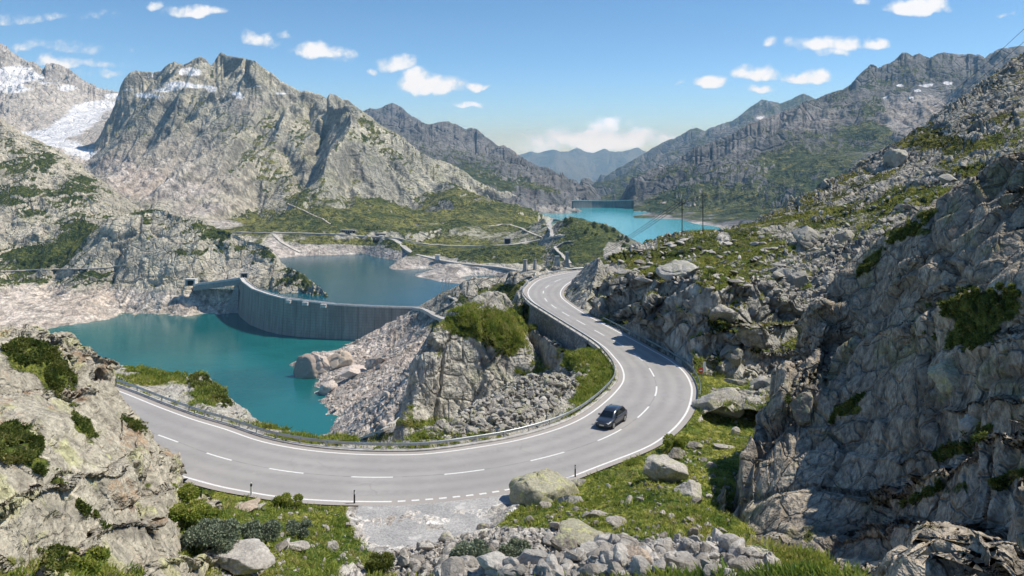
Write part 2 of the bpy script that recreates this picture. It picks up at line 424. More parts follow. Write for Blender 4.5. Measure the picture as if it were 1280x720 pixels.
def make_world():
    m = NT('World', True); nt = m.nt
    sky = m.n('ShaderNodeTexSky', sky_type='NISHITA', sun_disc=False, sun_elevation=SUN_EL, sun_rotation=math.pi / 2 - SUN_AZ, altitude=2000, air_density=1.0, dust_density=.15, ozone_density=3.0)
    d = m.n('ShaderNodeTexCoord').outputs['Generated']
    sx = m.n('ShaderNodeSeparateXYZ', {0: d}); y = m.math('MAXIMUM', sx.outputs[1], .05)
    u = m.math('DIVIDE', sx.outputs[0], y); v = m.math('DIVIDE', sx.outputs[2], y)
    uv = m.n('ShaderNodeCombineXYZ', {0: u, 1: v, 2: 0.0}).outputs[0]
    wob = m.n('ShaderNodeTexNoise', {'Vector': uv, 'Scale': 26.0, 'Detail': 3.0}).outputs['Color']
    wv = m.vmath('ADD', uv, m.n('ShaderNodeVectorMath', {0: m.vmath('SUBTRACT', wob, (.5, .5, .5)), 'Scale': .03}, operation='SCALE').outputs[0])
    ws = m.n('ShaderNodeSeparateXYZ', {0: wv}); wu, wz = ws.outputs[0], ws.outputs[1]
    tot = None; under = None
    for px, py, rx, ry, den in CLOUDS:
        rx, ry = rx * 1.15, ry * 1.2
        a = m.math('MULTIPLY_ADD', wu, F / rx, -(px - HX) / rx); b = m.math('MULTIPLY_ADD', wz, F / ry, -(HY - py) / ry)
        # flat below, heaped above
        bb = m.math('MULTIPLY', b, m.n('ShaderNodeMapRange', {'Value': b, 'From Min': -.6, 'From Max': 0.1, 'To Min': 1.7, 'To Max': 1.0}).outputs[0])
        r2 = m.math('ADD', m.math('MULTIPLY', a, a), m.math('MULTIPLY', bb, bb))
        g = m.math('MULTIPLY', m.math('MAXIMUM', m.math('SUBTRACT', 1.25, r2), -1.2), den)
        if den < .3: g = m.math('MULTIPLY', m.math('MAXIMUM', m.math('SUBTRACT', 1.0, r2), -1.2), 0.45)
        tot = g if tot is None else m.math('SMOOTH_MAX', tot, g, .2) if False else m.math('MAXIMUM', tot, g)
    nz = m.noise(uv, 34, 7, .62); n2 = m.noise(uv, 90, 5, .6)
    dens = m.math('ADD', tot, m.math('MULTIPLY', m.math('SUBTRACT', nz, .5), 3.4))
    mask = m.math('MULTIPLY', m.ramp(dens, .0, 1.15), m.ramp(sx.outputs[1], .1, .3))
    lit = m.ramp(m.math('ADD', dens, m.math('MULTIPLY', n2, .6)), .6, 1.7)
    shade = m.mix(lit, (6.4, 7.4, 8.4), (8.9, 9.1, 9.4))
    hz = m.ramp(v, .26, -.02)
    skyc = m.mix(1.0, sky.outputs[0], m.mix(hz, (.78, 1.05, 1.20), (.98, 1.2, 1.38)), 'MULTIPLY')
    shade = m.mix(1.0, shade, m.mix(m.ramp(v, .10, .0), (1, 1, 1), (1.15, 1.5, 2.0)), 'MULTIPLY')
    c = m.mix(m.math('MULTIPLY', mask, .93), skyc, shade)
    bg = m.n('ShaderNodeBackground', {'Color': c, 'Strength': 0.115})
    nt.links.new(bg.outputs[0], m.n('ShaderNodeOutputWorld').inputs[0])
make_world()

# ------------------------------------------------------------------ the road edges, surveyed
INNER = [(60, 458), (145, 487.5), (195, 507.5), (240, 524), (280, 536), (320, 550), (360, 559), (400, 564.5), (440, 567.5), (480, 568.6), (524, 568), (560, 564.5), (594, 559.6), (646, 550.6), (698, 536), (733, 520), (760, 499.5), (776, 482), (780, 471), (777, 459), (769, 448), (752, 431), (716, 408.5), (689, 392), (670, 380), (662, 372), (660, 365), (664, 358), (674, 350), (694, 344), (716, 340), (745, 337.5)]
OUTER = [(30, 520), (120, 560), (218, 592), (248, 601), (279, 609), (314, 615.5), (341, 620), (379, 624), (420, 626.3), (443, 626.8), (489.5, 627), (538, 624), (573, 620.7), (607.6, 616.6), (642, 610.7), (698, 600), (719, 594), (750, 582), (802, 562), (825.5, 549), (845, 533), (859, 514), (864.6, 494), (863.6, 480.5), (855, 465), (838, 451), (817, 439), (786, 422), (754.6, 405.4), (730, 392), (709, 378), (701, 370), (702, 362), (711, 353.5), (726, 347.5), (752, 343)]
CENTER = [(45, 487), (130, 520), (210, 548), (273, 571), (357, 589), (465, 596.8), (580.5, 590.5), (685.7, 570.7), (763.4, 544), (805, 515), (820.7, 489), (815, 465.4), (798, 446), (773, 429), (749, 416), (726, 403), (707, 392.5), (692, 383), (682, 374.6), (679, 365), (683.7, 358.5), (697, 350.5), (718, 344.5), (748, 340.3)]
def curve(pix, n, z=0.0):
    P = np.array([WZ(x, y, 0.0)[:2] for x, y in pix]); m = len(P)
    ext = np.vstack([2 * P[0] - P[1], P, 2 * P[-1] - P[-2]])
    out = []
    for i in range(m - 1):
        p0, p1, p2, p3 = ext[i], ext[i + 1], ext[i + 2], ext[i + 3]
        for t in np.linspace(0, 1, 24, endpoint=False):
            out.append(.5 * (2 * p1 + (p2 - p0) * t + (2 * p0 - 5 * p1 + 4 * p2 - p3) * t * t + (3 * p1 - p0 - 3 * p2 + p3) * t ** 3))
    out.append(P[-1]); out = np.array(out)
    for _ in range(6): out[2:-2] = (out[:-4] + out[1:-3] + out[2:-2] + out[3:-1] + out[4:]) / 5
    s = np.r_[0, np.cumsum(np.linalg.norm(np.diff(out, axis=0), axis=1))]; u = np.linspace(0, s[-1], n)
    return np.c_[np.interp(u, s, out[:, 0]), np.interp(u, s, out[:, 1]), np.full(n, z)]
def offset(C, d):
    t = np.gradient(C[:, :2], axis=0); t /= np.linalg.norm(t, axis=1, keepdims=True)
    return np.c_[C[:, 0] - t[:, 1] * d, C[:, 1] + t[:, 0] * d, C[:, 2]]
IN = curve(INNER, 420); OUT = curve(OUTER, 420); CEN = curve(CENTER, 420)
INK = offset(IN, .75); OUTK = offset(OUT, -.75)          # paved margins (IN runs with the lake on its left)
LAYBY = np.array([WZ(x, y, 0)[:2] for x, y in [(446, 627), (440, 640), (452, 668), (470, 690), (500, 690), (560, 676), (610, 660), (640, 640), (650, 620), (640, 609)]])
def resample(C, n):
    s = np.r_[0, np.cumsum(np.linalg.norm(np.diff(C[:, :2], axis=0), axis=1))]; u = np.linspace(0, s[-1], n)
    return np.stack([np.interp(u, s, C[:, k]) for k in range(C.shape[1])], 1)
def arc(C):
    return np.r_[0, np.cumsum(np.linalg.norm(np.diff(C[:, :2], axis=0), axis=1))]
def cut(C, a, b, n):
    s = arc(C); u = np.linspace(a, b, n); return np.stack([np.interp(u, s, C[:, k]) for k in range(3)], 1)
def inside(poly, X, Y):
    r = np.zeros(X.shape, bool); j = len(poly) - 1
    for i in range(len(poly)):
        (xi, yi), (xj, yj) = poly[i][:2], poly[j][:2]
        c = ((yi > Y) != (yj > Y)) & (X < (xj - xi) * (Y - yi) / (yj - yi + 1e-12) + xi); r ^= c; j = i
    return r
def dist_poly(poly, X, Y, closed=False):
    d = np.full(X.size, 1e9, np.float32); P = np.stack([X.ravel(), Y.ravel()], 1).astype(np.float32); m = len(poly)
    def f(ab):
        p = P[ab[0]:ab[1]]; best = np.full(len(p), 1e9, np.float32)
        for i in range(m if closed else m - 1):
            a = poly[i][:2]; b = poly[(i + 1) % m][:2]; e = np.array(b) - a; t = np.clip(((p - a) @ e) / max(e @ e, 1e-9), 0, 1)
            q = p - a - t[:, None] * e; best = np.minimum(best, (q * q).sum(1))
        d[ab[0]:ab[1]] = np.sqrt(best)
    par(f, len(P), 60000); return d.reshape(X.shape)
ROADPOLY = np.vstack([resample(INK, 110)[:, :2], resample(OUTK, 110)[::-1, :2]])
_rx, _ry = np.linspace(-100, 80, 360), np.linspace(50, 260, 420)
_gy, _gx = np.meshgrid(_ry, _rx, indexing='ij')
_rd = dist_poly(ROADPOLY, _gx, _gy, True); _rd = np.where(inside(ROADPOLY, _gx, _gy), -_rd, _rd)
LAKESIDE = np.vstack([resample(OUT, 90)[:, :2], [(60, 400), (-300, 400), (-300, 60)]])
def road_signed(X, Y):
    """distance outside the pavement (negative inside), read from a raster"""
    u = np.clip((X - _rx[0]) / (_rx[1] - _rx[0]), 0, len(_rx) - 1.001); v = np.clip((Y - _ry[0]) / (_ry[1] - _ry[0]), 0, len(_ry) - 1.001)
    i = u.astype(int); j = v.astype(int); a = u - i; b = v - j
    return (_rd[j, i] * (1 - a) + _rd[j, i + 1] * a) * (1 - b) + (_rd[j + 1, i] * (1 - a) + _rd[j + 1, i + 1] * a) * b

# ------------------------------------------------------------------ far mountains
PAT = {}
MAT_MTN = mat_rock('granite_mountain', 9, (.54, .51, .41), (.34, .33, .275), (.065, .067, .07), (.30, .30, .19), .5, (.055, .075, .022), (.17, .175, .06), bump=.8, gbreak=.6, crack=.15)
MAT_GLC = mat_rock('granite_glacier_range', 14, (.58, .55, .50), (.43, .415, .385), (.08, .08, .085), None, .5, bump=.7)
MAT_FAR = mat_rock('granite_far_range', 22, (.20, .20, .20), (.115, .12, .122), (.06, .065, .07), None, .5, (.035, .055, .025), (.08, .095, .045), bump=.6)

def mountain(key, pts, px0, px1, Y0, Y1, cols, rows, mat, L, amp, skyl=None, spread=.12, jag=2.5, ridge=0.0, rough=0.0, snow=(), grass=(), pale=(), gthr=.8, scree=(), gully=(), noerode=None, base=None, small=None, tap=None):
    p = Patch('mountain', pts, px0, px1, Y0, Y1, cols, rows); PAT[key] = p
    tm(key); gx, gy = p.grad(); sl = np.sqrt(gx * gx + gy * gy)
    k = ss(.05, .35, sl)
    e = erosion(p.X, p.Y, gx, gy, L)
    if noerode is not None: k = k * noerode(p)
    q = np.stack([p.X, p.Y, p.H], -1)
    p.H = p.H + amp * k * e
    if ridge: p.H = p.H + ridge * k * (noise(q / (L * 1.6) + 7, 'ridge', 6, .9, 2.1) - .9)
    for poly, wd, dep in gully:
        G = np.array([(x, y) for x, y, _ in (W(*g) for g in poly)])
        d = dist_poly(G, p.X, p.Y); p.H = p.H - dep * np.exp(-(d / wd) ** 2)
    if tap: p.taper(*tap)
    if skyl: p.sky(skyl, spread, jag)
    p.finish()
    if rough:
        d, ed, c = fracture(p.P, L * .38, (1, 1, .6), (20, 10, 40)); d2, ed2, _ = fracture(p.P, L * .13, (1, 1, .7), (0, 30, 10))
        kk = ss(.2, .6, sl) * .8 + .2
        if noerode is not None: kk = kk * (.15 + .85 * noerode(p))
        p.shift((d * rough + d2 * rough * .4) * kk, .2)
        p.attr['cav'] = np.clip(1 - ed / .06, 0, 1) * .2 + np.clip(1 - ed2 / .08, 0, 1) * .15
    else: p.attr['cav'] = np.zeros(p.X.shape)
    if small:
        L2, a2 = small; kn = (1 - ss(1500, 1950, p.Y)) * ss(MID + 12, MID + 26, p.P[..., 2]) * (.3 + .7 * ss(300, 520, p.pix()[0]))
        p.shift((noise(p.P / 170 + 3, 'fbm', 4, .55) - .5) * 38 * kn, 2.0); kk = (1 - ss(1500, 2300, p.Y)) * (noerode(p) if noerode is not None else 1)
        d, ed, _ = fracture(p.P, L2, (1, 1, 1.4), (20, 10, 40), seed=5); d2, e2, _ = fracture(p.P, L2 * .3, (1, 1, 1.2), (20, 10, 40), seed=8)
        p.shift((d * a2 + d2 * a2 * .3) * kk, .6)
    nz = p.N[..., 2]; big = noise(p.P / (L * 1.2) + 2, 'fbm', 5, .6)
    med = noise(p.P / (L * .22) + 5, 'fbm', 5, .65)
    p.attr['cav'] = np.clip(p.attr['cav'] + (1 - ss(.38, .62, nz)) * .55, 0, 1)  # steep faces darkened: shade of the cliffs put into the colour
    p.attr['grass'] = np.clip(ss(gthr - .12, gthr + .1, nz) * .55 + (big - .5) * .9 + (med - .5) * .9, -.5, 1) + p.brush(grass) - (1 - ss(.5, .68, nz)) * .5
    sc = p.brush(scree); p.attr['pale'] = np.clip(p.brush(pale), 0, 1) + np.clip(sc, 0, 1) * .6
    if base is not None: p.attr['pale'] = np.clip(p.attr['pale'] + base(p), 0, 1); p.attr['grass'] = p.attr['grass'] - 1.5 * base(p)
    p.attr['grass'] = p.attr['grass'] - sc * .7 - np.clip(p.brush(pale), 0, 1)
    sb = p.brush(snow); p.attr['snow'] = np.clip(sb, 0, 1.1) - .12
    p.attr['grass'] = p.attr['grass'] - np.clip(sb, 0, 1) * 2
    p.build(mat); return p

# blue ranges closing the valley
MAT_BLUE = mat_rock('hazy_far_range', 40, (.13, .135, .135), (.07, .075, .075), (.03, .035, .04), None, .5, bump=.5)
SKY_D = [(630, 196), (650, 194), (664, 190), (672, 192), (690, 187), (700, 190), (712, 190), (721, 184), (731, 190), (742, 192), (756, 186), (764, 190), (776, 190), (797, 184.5), (806, 189), (815, 192), (840, 200), (880, 215)]
mountain('far', [W(x, y, 12000) for x, y in SKY_D] + [W(x, 222, 10500) for x in (600, 660, 720, 760, 820, 900)] + [W(x, 250, 9000) for x in (600, 680, 740, 800, 900)] + [((x - 640) / 1000 * 14000, 14000, -300) for x in (600, 700, 800, 900)],
         600, 900, 8800, 13500, 260, 130, MAT_BLUE, 1500, 130, SKY_D, .05, 1.6, gthr=1.3, rough=40)
SKY_C = [(430, 150), (455, 139), (462, 136), (470, 138), (480, 134), (490, 130), (500, 133), (506, 139), (514, 147), (524, 152), (535, 157), (548, 154), (560, 152.5), (570, 156), (583, 163), (590, 160), (597, 163), (607, 172), (622, 184), (630, 183), (640, 188), (650, 199), (664, 208), (685, 216), (700, 226), (714, 236), (726, 243)]
mountain('second', [W(x, y, 5200 - (x - 455) * 5) for x, y in SKY_C] + [W(x, y, Y) for x, y, Y in [(560, 205, 3300), (620, 228, 2900), (660, 238, 2700), (690, 242, 2520), (706, 243, 2450), (722, 249, 2400), (724, 259, 2330), (716, 261.5, 2290), (690, 262.5, 2230), (670, 263, 2200), (640, 262, 2150), (600, 240, 2300), (530, 210, 3000), (480, 190, 3300), (650, 215, 3600), (700, 240, 3200), (560, 180, 4200)]] + [(x, 6400, -250) for x in (-900, -200, 400, 900)] + [W(735, 262, 2700), W(732, 258, 3300), W(742, 262, 2350), W(745, 250, 4500)],
         430, 760, 2050, 6500, 420, 330, MAT_FAR, 520, 50, SKY_C, .10, 2.6, ridge=16, rough=14, tap=(0, 24, 120), gthr=.9,
         pale=[(690, 262, 30, 4.5, .8), (722, 257, 10, 5, .5)], grass=[(600, 225, 50, 20, .3, 35), (680, 238, 40, 8, .3, 30)])
SKY_E = [(725, 246), (735, 240), (745, 233), (757, 222), (770, 212), (785, 204), (800, 196), (815, 186), (830, 178), (843, 173), (850, 170), (862, 163), (870, 160.5), (880, 164), (890, 160), (903, 155), (915, 152), (930, 141), (943, 131), (953, 125), (962, 127), (970, 129), (977, 130), (983, 127), (992, 123), (1004, 117), (1012, 121), (1030, 128), (1080, 140)]
mountain('rightfar', [W(x, y, 6200 - abs(x - 900) * 2) for x, y in SKY_E] + [W(x, y, Y) for x, y, Y in [(740, 252, 4200), (780, 254, 3600), (820, 250, 3300), (800, 232, 4300), (850, 215, 4600), (900, 200, 4600), (950, 180, 4700), (1000, 170, 4800), (760, 240, 4600), (1060, 200, 4500)]] + [((x - 640) / 1000 * 7500, 7500, -200) for x in (740, 850, 950, 1060)],
         722, 1080, 3100, 7400, 380, 260, MAT_FAR, 620, 60, SKY_E, .08, 2.2, ridge=14, rough=6, tap=(18, 0, 160), gthr=.72, snow=[(951, 147, 7, 3)], grass=[(790, 230, 40, 20, .3)])
SKY_G = [(1200, 90), (1225, 80), (1236, 68), (1248, 62), (1262, 60), (1275, 58), (1300, 60), (1360, 70), (1450, 80)]
mountain('rightback', [W(x, y, 4600) for x, y in SKY_G] + [W(x, 150, 3900) for x in (1150, 1250, 1350, 1450)] + [W(x, 190, 3400) for x in (1150, 1250, 1350, 1450)] + [((x - 640) / 1000 * 5600, 5600, 100) for x in (1150, 1250, 1350, 1450)],
         1180, 1450, 3500, 5600, 180, 140, MAT_FAR, 420, 45, SKY_G, .08, 1.5, ridge=25, rough=14)
SKY_F = [(770, 256), (800, 236), (820, 225), (850, 206), (880, 190), (900, 181), (920, 165), (935, 157), (950, 151), (965, 146), (980, 140), (1000, 132), (1020, 124), (1035, 118), (1045, 115), (1055, 112), (1062, 108), (1070, 98), (1080, 89), (1088, 82), (1093, 81.5), (1098, 86), (1103, 83), (1112, 80), (1120, 75), (1128, 66.5), (1136, 67), (1141, 71), (1149, 67), (1156, 71), (1163, 73), (1172, 68), (1180, 66.5), (1195, 68.5), (1210, 68), (1225, 69), (1232, 74), (1237, 81), (1260, 95), (1330, 110), (1450, 130)]
mountain('right', [W(x, y, 3700 - (1100 - min(x, 1100)) * 2.2) for x, y in SKY_F[2:]] +
         [W(x, y, Y) for x, y, Y in [(781, 261.5, 2276), (806, 264, 2187), (828, 269, 2029), (848, 273.6, 1902), (880, 279, 1772), (902, 282, 1707), (960, 290, 1560), (1050, 310, 1300), (1250, 320, 1200), (1400, 330, 1150),
          (790, 257, 2400), (830, 258, 2300), (880, 262, 2100), (940, 265, 1950), (850, 240, 2500), (900, 240, 2250), (960, 240, 2100), (1000, 250, 1900), (900, 215, 2550), (950, 200, 2600), (1000, 200, 2450), (1050, 200, 2300), (1000, 165, 2850), (1060, 165, 2700), (1060, 138, 3000), (1090, 120, 3150), (1130, 125, 3050), (1180, 120, 3000), (1230, 120, 3100), (1100, 160, 2750), (1150, 170, 2550), (1100, 220, 2100), (1200, 200, 2300), (1300, 200, 2200), (1400, 210, 2100), (1140, 90, 3450), (1200, 95, 3400)]] +
         [((x - 640) / 1000 * 4600, 4600, z) for x, z in ((760, -250), (850, -150), (950, 0), (1050, 50), (1150, 150), (1250, 150), (1400, 50))] + [W(x, 275, 2100) for x in (770, 790, 815)],
         765, 1450, 1150, 4700, 760, 460, MAT_FAR, 380, 36, SKY_F, .07, 2.4, ridge=10, rough=5, gthr=.74, tap=(28, 0, 110),
         snow=[(1160, 107, 14, 3, 1, -.4), (1185, 104, 7, 3), (1146, 113, 7, 2.5), (1107, 122, 5, 2.5), (1125, 107, 6, 2), (1140, 122, 10, 1.5, .8)],
         grass=[(960, 250, 90, 22, .5), (1010, 215, 70, 20, .35), (880, 245, 60, 16, .45), (1095, 145, 16, 22, .5), (1085, 165, 40, 9, .6, -.3), (860, 220, 40, 14, .3)],
         scree=[(1130, 150, 45, 22, .8), (1170, 130, 45, 14, .8), (1000, 150, 60, 14, .5)],
         pale=[(800, 266.5, 12, 2.5), (830, 272, 10, 3), (842, 276, 14, 3.5), (870, 280, 18, 3.2), (900, 284, 18, 3.2), (930, 288, 20, 4), (865, 256, 8, 1.2), (830, 253, 5, 1.2)])

# glacier basin, back left
SKY_A = [(-60, 40), (-20, 48), (0, 55), (8, 58), (18, 68), (28, 74), (36, 78), (42, 77), (50, 84), (55, 88), (57, 80), (66, 79), (76, 82), (88, 87), (97, 96), (108, 103), (120, 110), (134, 113), (150, 116), (180, 122)]
mountain('glacier_range', [W(x, y, 4600) for x, y in SKY_A] + [W(x, y, Y) for x, y, Y in [(-60, 120, 4000), (0, 110, 4000), (60, 120, 3950), (100, 135, 4000), (150, 128, 4200), (130, 140, 3900), (95, 155, 3600), (60, 165, 3450), (30, 172, 3350), (0, 175, 3300), (-60, 180, 3250), (80, 185, 3150), (120, 205, 2900), (160, 215, 2750), (0, 210, 2800), (60, 215, 2750), (200, 200, 2750), (220, 150, 3400)]] + [(x, 5500, 200) for x in (-4200, -3200, -2400)],
         -90, 230, 2650, 5500, 330, 300, MAT_GLC, 480, 34, SKY_A, .06, 1.6, ridge=22, rough=10, gthr=1.2,
         snow=[(25, 90, 24, 10), (8, 103, 26, 13), (40, 97, 20, 5), (85, 110, 14, 5), (20, 112, 30, 4, .8), (60, 104, 18, 3, .8), (-30, 95, 40, 16), (142, 120, 14, 4), (130, 130, 22, 6), (112, 136, 30, 8), (102, 147, 28, 8), (90, 157, 32, 8), (62, 167, 44, 7), (45, 173, 32, 6), (75, 180, 32, 6, 1, .3), (100, 190, 26, 6, 1, .4), (118, 198, 18, 5, 1, .4)],
         pale=[(60, 190, 150, 40, .5)], noerode=lambda p: 1 - np.clip(p_brush0(p, [(100, 150, 60, 30), (70, 178, 70, 16)]), 0, .9))
# main mountain on the left with the road shelf above the middle lake
SKY_B = [(136, 150), (141, 136), (146, 122), (151, 108), (157, 98), (162, 91), (170, 88.5), (180, 90), (192, 91), (202, 89), (207, 83), (214, 79), (219, 76.5), (228, 82), (236, 79), (243, 74), (250, 71), (258, 75), (263, 83), (268, 78), (272, 70), (277, 65.5), (283, 70), (292, 71.5), (303, 72.5), (315, 75), (324, 80), (331, 88), (340, 92), (350, 101), (362, 108), (374, 114), (386, 115), (400, 119), (408, 124), (412, 117.5), (420, 119), (428, 125), (434, 124), (442, 131), (452, 138), (462, 146), (470, 154), (484, 163), (500, 172), (515, 181), (527, 190), (540, 199), (560, 206), (580, 214), (596, 226), (612, 234), (622, 240), (634, 239), (645, 246), (655, 254), (664, 262), (676, 268), (690, 273), (705, 277), (716, 282)]
MIDSH = [(354, 323), (389, 320), (433, 319), (472.5, 322), (490, 330), (501, 339), (520.6, 344), (538, 348.6), (546, 348), (574.5, 353), (588.6, 356), (620, 358), (650, 358)]
ptsB = [WZ(x, y, MID) for x, y in MIDSH]
ptsB += [W(x, y, Y) for x, y, Y in [(360, 312, 1440), (433, 306, 1460), (480, 310, 1410), (503, 325, 1270), (540, 334, 1190), (575, 341, 1140), (610, 344, 1110),
    (250, 292, 1560), (285, 291, 1540), (350, 291, 1530), (430, 296, 1490), (470, 298, 1440), (500, 303, 1390), (520, 312, 1320), (545, 322, 1235), (600, 328, 1185), (655, 331, 1150), (690, 333, 1130), (700, 345, 1050),
    (480, 292, 1500), (530, 305, 1410), (600, 308, 1370), (650, 308, 1340), (690, 298, 1345), (705, 288, 1400), (690, 278, 1500), (720, 290, 1330), (745, 300, 1290), (760, 318, 1200), (740, 325, 1150),
    (560, 290, 1480), (640, 290, 1500), (600, 270, 1680), (560, 250, 1830), (660, 268, 1850), (690, 274, 1800), (640, 256, 1980), (430, 270, 1640), (350, 260, 1740), (300, 270, 1740), (250, 270, 1760), (430, 230, 1900), (350, 220, 2000), (430, 180, 2120), (350, 170, 2230), (280, 230, 1960), (200, 235, 2050), (250, 180, 2330), (170, 200, 2500), (200, 140, 2680), (240, 130, 2560), (300, 120, 2520), (330, 150, 2330), (400, 140, 2350), (470, 190, 2080), (500, 205, 2060), (540, 222, 2050), (480, 240, 1900), (520, 260, 1780), (150, 240, 2100), (200, 270, 1800), (100, 270, 2000), (100, 220, 2600), (610, 248, 1950), (270, 95, 2640), (310, 95, 2600)]]
ptsB += [(*W(x, y, 3150 - 1.83 * (x - 130))[:2], W(x, y, 3150 - 1.83 * (x - 130))[2]) for x, y in SKY_B[::2]]
ptsB += [W(x, y, Y) for x, y, Y in [(120, 222, 2500), (95, 225, 2400), (60, 235, 2300), (118, 206, 3100), (95, 210, 3000), (60, 215, 2900), (132, 175, 3120), (110, 195, 3500), (140, 170, 2950), (150, 150, 2900)]]
ptsB += [(*WZ(x, y, -172)[:2], -172) for x, y in [(380, 345), (450, 340), (480, 350), (540, 362), (600, 372), (420, 370)]]
ptsB += [((x - 640) / 1000 * Y, Y, z) for x, Y, z in [(140, 4000, 150), (220, 3700, 150), (300, 3500, 150), (400, 3300, 20), (500, 3000, -60), (600, 2700, -160), (690, 2400, -170), (720, 1900, -150), (750, 1600, -150), (790, 1350, -150), (740, 1390, -128), (770, 1330, -142), (718, 1440, -118), (700, 1560, -112)]]
def base_mid(p):
    z = p.P[..., 2]; return (1 - ss(MID + 9, MID + 17, z + (noise(p.P / 40, 'fbm', 3) - .5) * 10)) * ss(1000, 1050, p.Y)
mainm = mountain('main', ptsB, 90, 800, 1010, 4000, 880, 820, MAT_MTN, 430, 66, SKY_B, .05, 1.6, ridge=6, rough=8, small=(46, 11), gthr=.75,
    gully=[([(355, 165, 2250), (362, 185, 2170), (372, 205, 2080), (385, 225, 1960)], 22, 34), ([(402, 140, 2340), (398, 170, 2200), (392, 205, 2060), (380, 235, 1930)], 24, 40), ([(440, 215, 1990), (436, 240, 1890), (432, 262, 1720)], 16, 16)],
    snow=[(238, 90, 16, 6, 1.2, .1), (222, 106, 20, 5, 1.1), (178, 118, 16, 3, .9), (160, 112, 10, 3, .9), (320, 108, 8, 2.5, .9), (250, 108, 14, 3), (205, 113, 22, 3, .9, -.2), (195, 121, 22, 3, .8), (265, 112, 8, 4.5), (296, 117, 9, 3, 1, .3), (188, 95, 8, 2.5), (300, 122, 7, 3, .9), (350, 117, 10, 2.0, .9, .5), (140, 122, 16, 5)],
    tap=(0, 40, 50), grass=[(280, 165, 70, 26, .25), (310, 225, 60, 22, .25), (450, 190, 60, 40, .22), (560, 250, 60, 26, .24), (480, 265, 80, 26, .18), (370, 240, 14, 26, .5, .2), (640, 270, 36, 18, .3), (330, 277, 60, 14, .4), (560, 312, 120, 10, .28), (640, 318, 60, 12, .3), (720, 310, 40, 16, .4), (400, 275, 50, 14, .25), (460, 303, 30, 4, .5), (230, 130, 80, 16, .2), (430, 302, 60, 3, .5), (170, 170, 50, 20, .15)],
    scree=[(230, 190, 46, 26, .8, .5), (250, 225, 60, 20, .8), (190, 225, 50, 22, .9), (290, 250, 46, 12, .5), (300, 130, 30, 12, .8), (160, 190, 30, 20, .7), (345, 300, 8, 12, .9, -.6), (440, 215, 16, 8, .5)],
    pale=[(130, 205, 40, 12, .8), (160, 225, 50, 16, .9), (205, 240, 60, 14, .8), (250, 262, 40, 9, .9), (270, 280, 34, 6, .9), (340, 306, 10, 8, 1, .5), (360, 313, 26, 7, .9)],
    base=base_mid, noerode=lambda p: ss(MID + 8, MID + 75, p.H))

# ------------------------------------------------------------------ wooded hill before the upper lake
MAT_HILL = mat_rock('granite_hill', 5, (.48, .455, .38), (.22, .215, .19), (.06, .06, .06), (.3, .3, .18), .45, (.03, .05, .015), (.10, .12, .035), bump=.8, gbreak=.55)
def terrain(key, name, pts, px0, px1, Y0, Y1, cols, rows, mat, fr, skyl=None, spread=.1, jag=0., erode=None, gthr=.8, gmix=.5, gn=30., grass=(), pale=(), snow=(), base=None, road=None, cavs=1.0, keep=None, post=None, reg=1e-4, bed=(), tap=None, nolip=None, sk2=0, fk=None, pil=.16, rec=.35):
    """fr: list of (size, amplitude, stretch, rotation, steep-only share)"""
    p = Patch(name, pts, px0, px1, Y0, Y1, cols, rows, reg); PAT[key] = p
    tm(key); gx, gy = p.grad(); sl = np.sqrt(gx * gx + gy * gy)
    if erode:
        L, amp = erode; p.H = p.H + amp * ss(.03, .3, sl) * erosion(p.X, p.Y, gx, gy, L)
    if tap: p.taper(*tap)
    if skyl: p.sky(skyl, spread, jag)
    rk = 1.0
    if road is not None:
        d = road_signed(p.X, p.Y); cap, rise, out = road
        lim = np.where(d < -.5, -.4, np.where(d < cap, -.4 + (d + .5) / (cap + .5) * .37, -.03 + (d - cap) * rise)); p.H = np.minimum(p.H, lim)
        if nolip is not None: out_ok = dist_poly(nolip, p.X, p.Y) > 3.2; lim2 = np.where((d > 0) & ~out_ok, -3.0, 99); p.H = np.minimum(p.H, lim2)
        else: out_ok = True
        if out is not None: p.H = np.where(out_ok & (d >= -.3) & (d < out + 1.5), np.maximum(p.H, np.minimum(lim, -.07) - np.maximum(d - out, 0) * 3), p.H)
        rk = ss(.15, 2.6, d); p.rd = d
    if fk: rk = rk * fk(p)
    p.finish(); cav = np.zeros(p.X.shape)
    for nrm, space, amp, seed in bed:
        dd, w = bedding(p.P, nrm, space, seed=seed); k = .25 + .75 * ss(.2, .6, np.sqrt(np.maximum(0, 1 - p.N[..., 2] ** 2)))
        p.shift(dd * amp * k * rk, .1); cav = np.maximum(cav, w * k * .8)
    for i, (L, a, st, rot, steep) in enumerate(fr):
        dd, ed, _ = fracture(p.P, L, st, rot, seed=i * 3.7, pil=pil)
        s0 = np.sqrt(np.maximum(0, 1 - p.N[..., 2] ** 2)); k = (1 - steep) + steep * ss(.15, .6, s0)
        w = np.clip(1 - ed / .055, 0, 1)
        a = a * FRAC; p.shift((dd * a - w * a * rec) * k * rk, .25); cav = np.maximum(cav, w * (.75 if i else .9) * k)
    f = (noise(p.P / (fr[-1][0] * .5), 'fbm', 4, .6) - .5) * fr[-1][1] * .8
    p.shift(f * rk, .2)
    if sk2: p.sky2(skyl, sk2)
    nz = p.N[..., 2]; big = noise(p.P / gn + 2, 'fbm', 4, .6)
    px, py = p.pix(); g = ss(gthr - .12, gthr + .12, nz) * gmix + (big - .5) * 1.1 + p.brush(grass)
    pl = np.clip(p.brush(pale), 0, 1)
    if base is not None: b = base(p); pl = np.clip(pl + b, 0, 1)
    p.attr['grass'] = g - 1.5 * pl; p.attr['pale'] = pl
    p.attr['cav'] = cav * cavs; p.attr['snow'] = np.clip(p.brush(snow), 0, 1.1) - .3
    if post: post(p)
    p.keep = keep(p) if keep else np.ones(p.X.shape, bool); p.build(mat, keep=p.keep if keep else None); return p
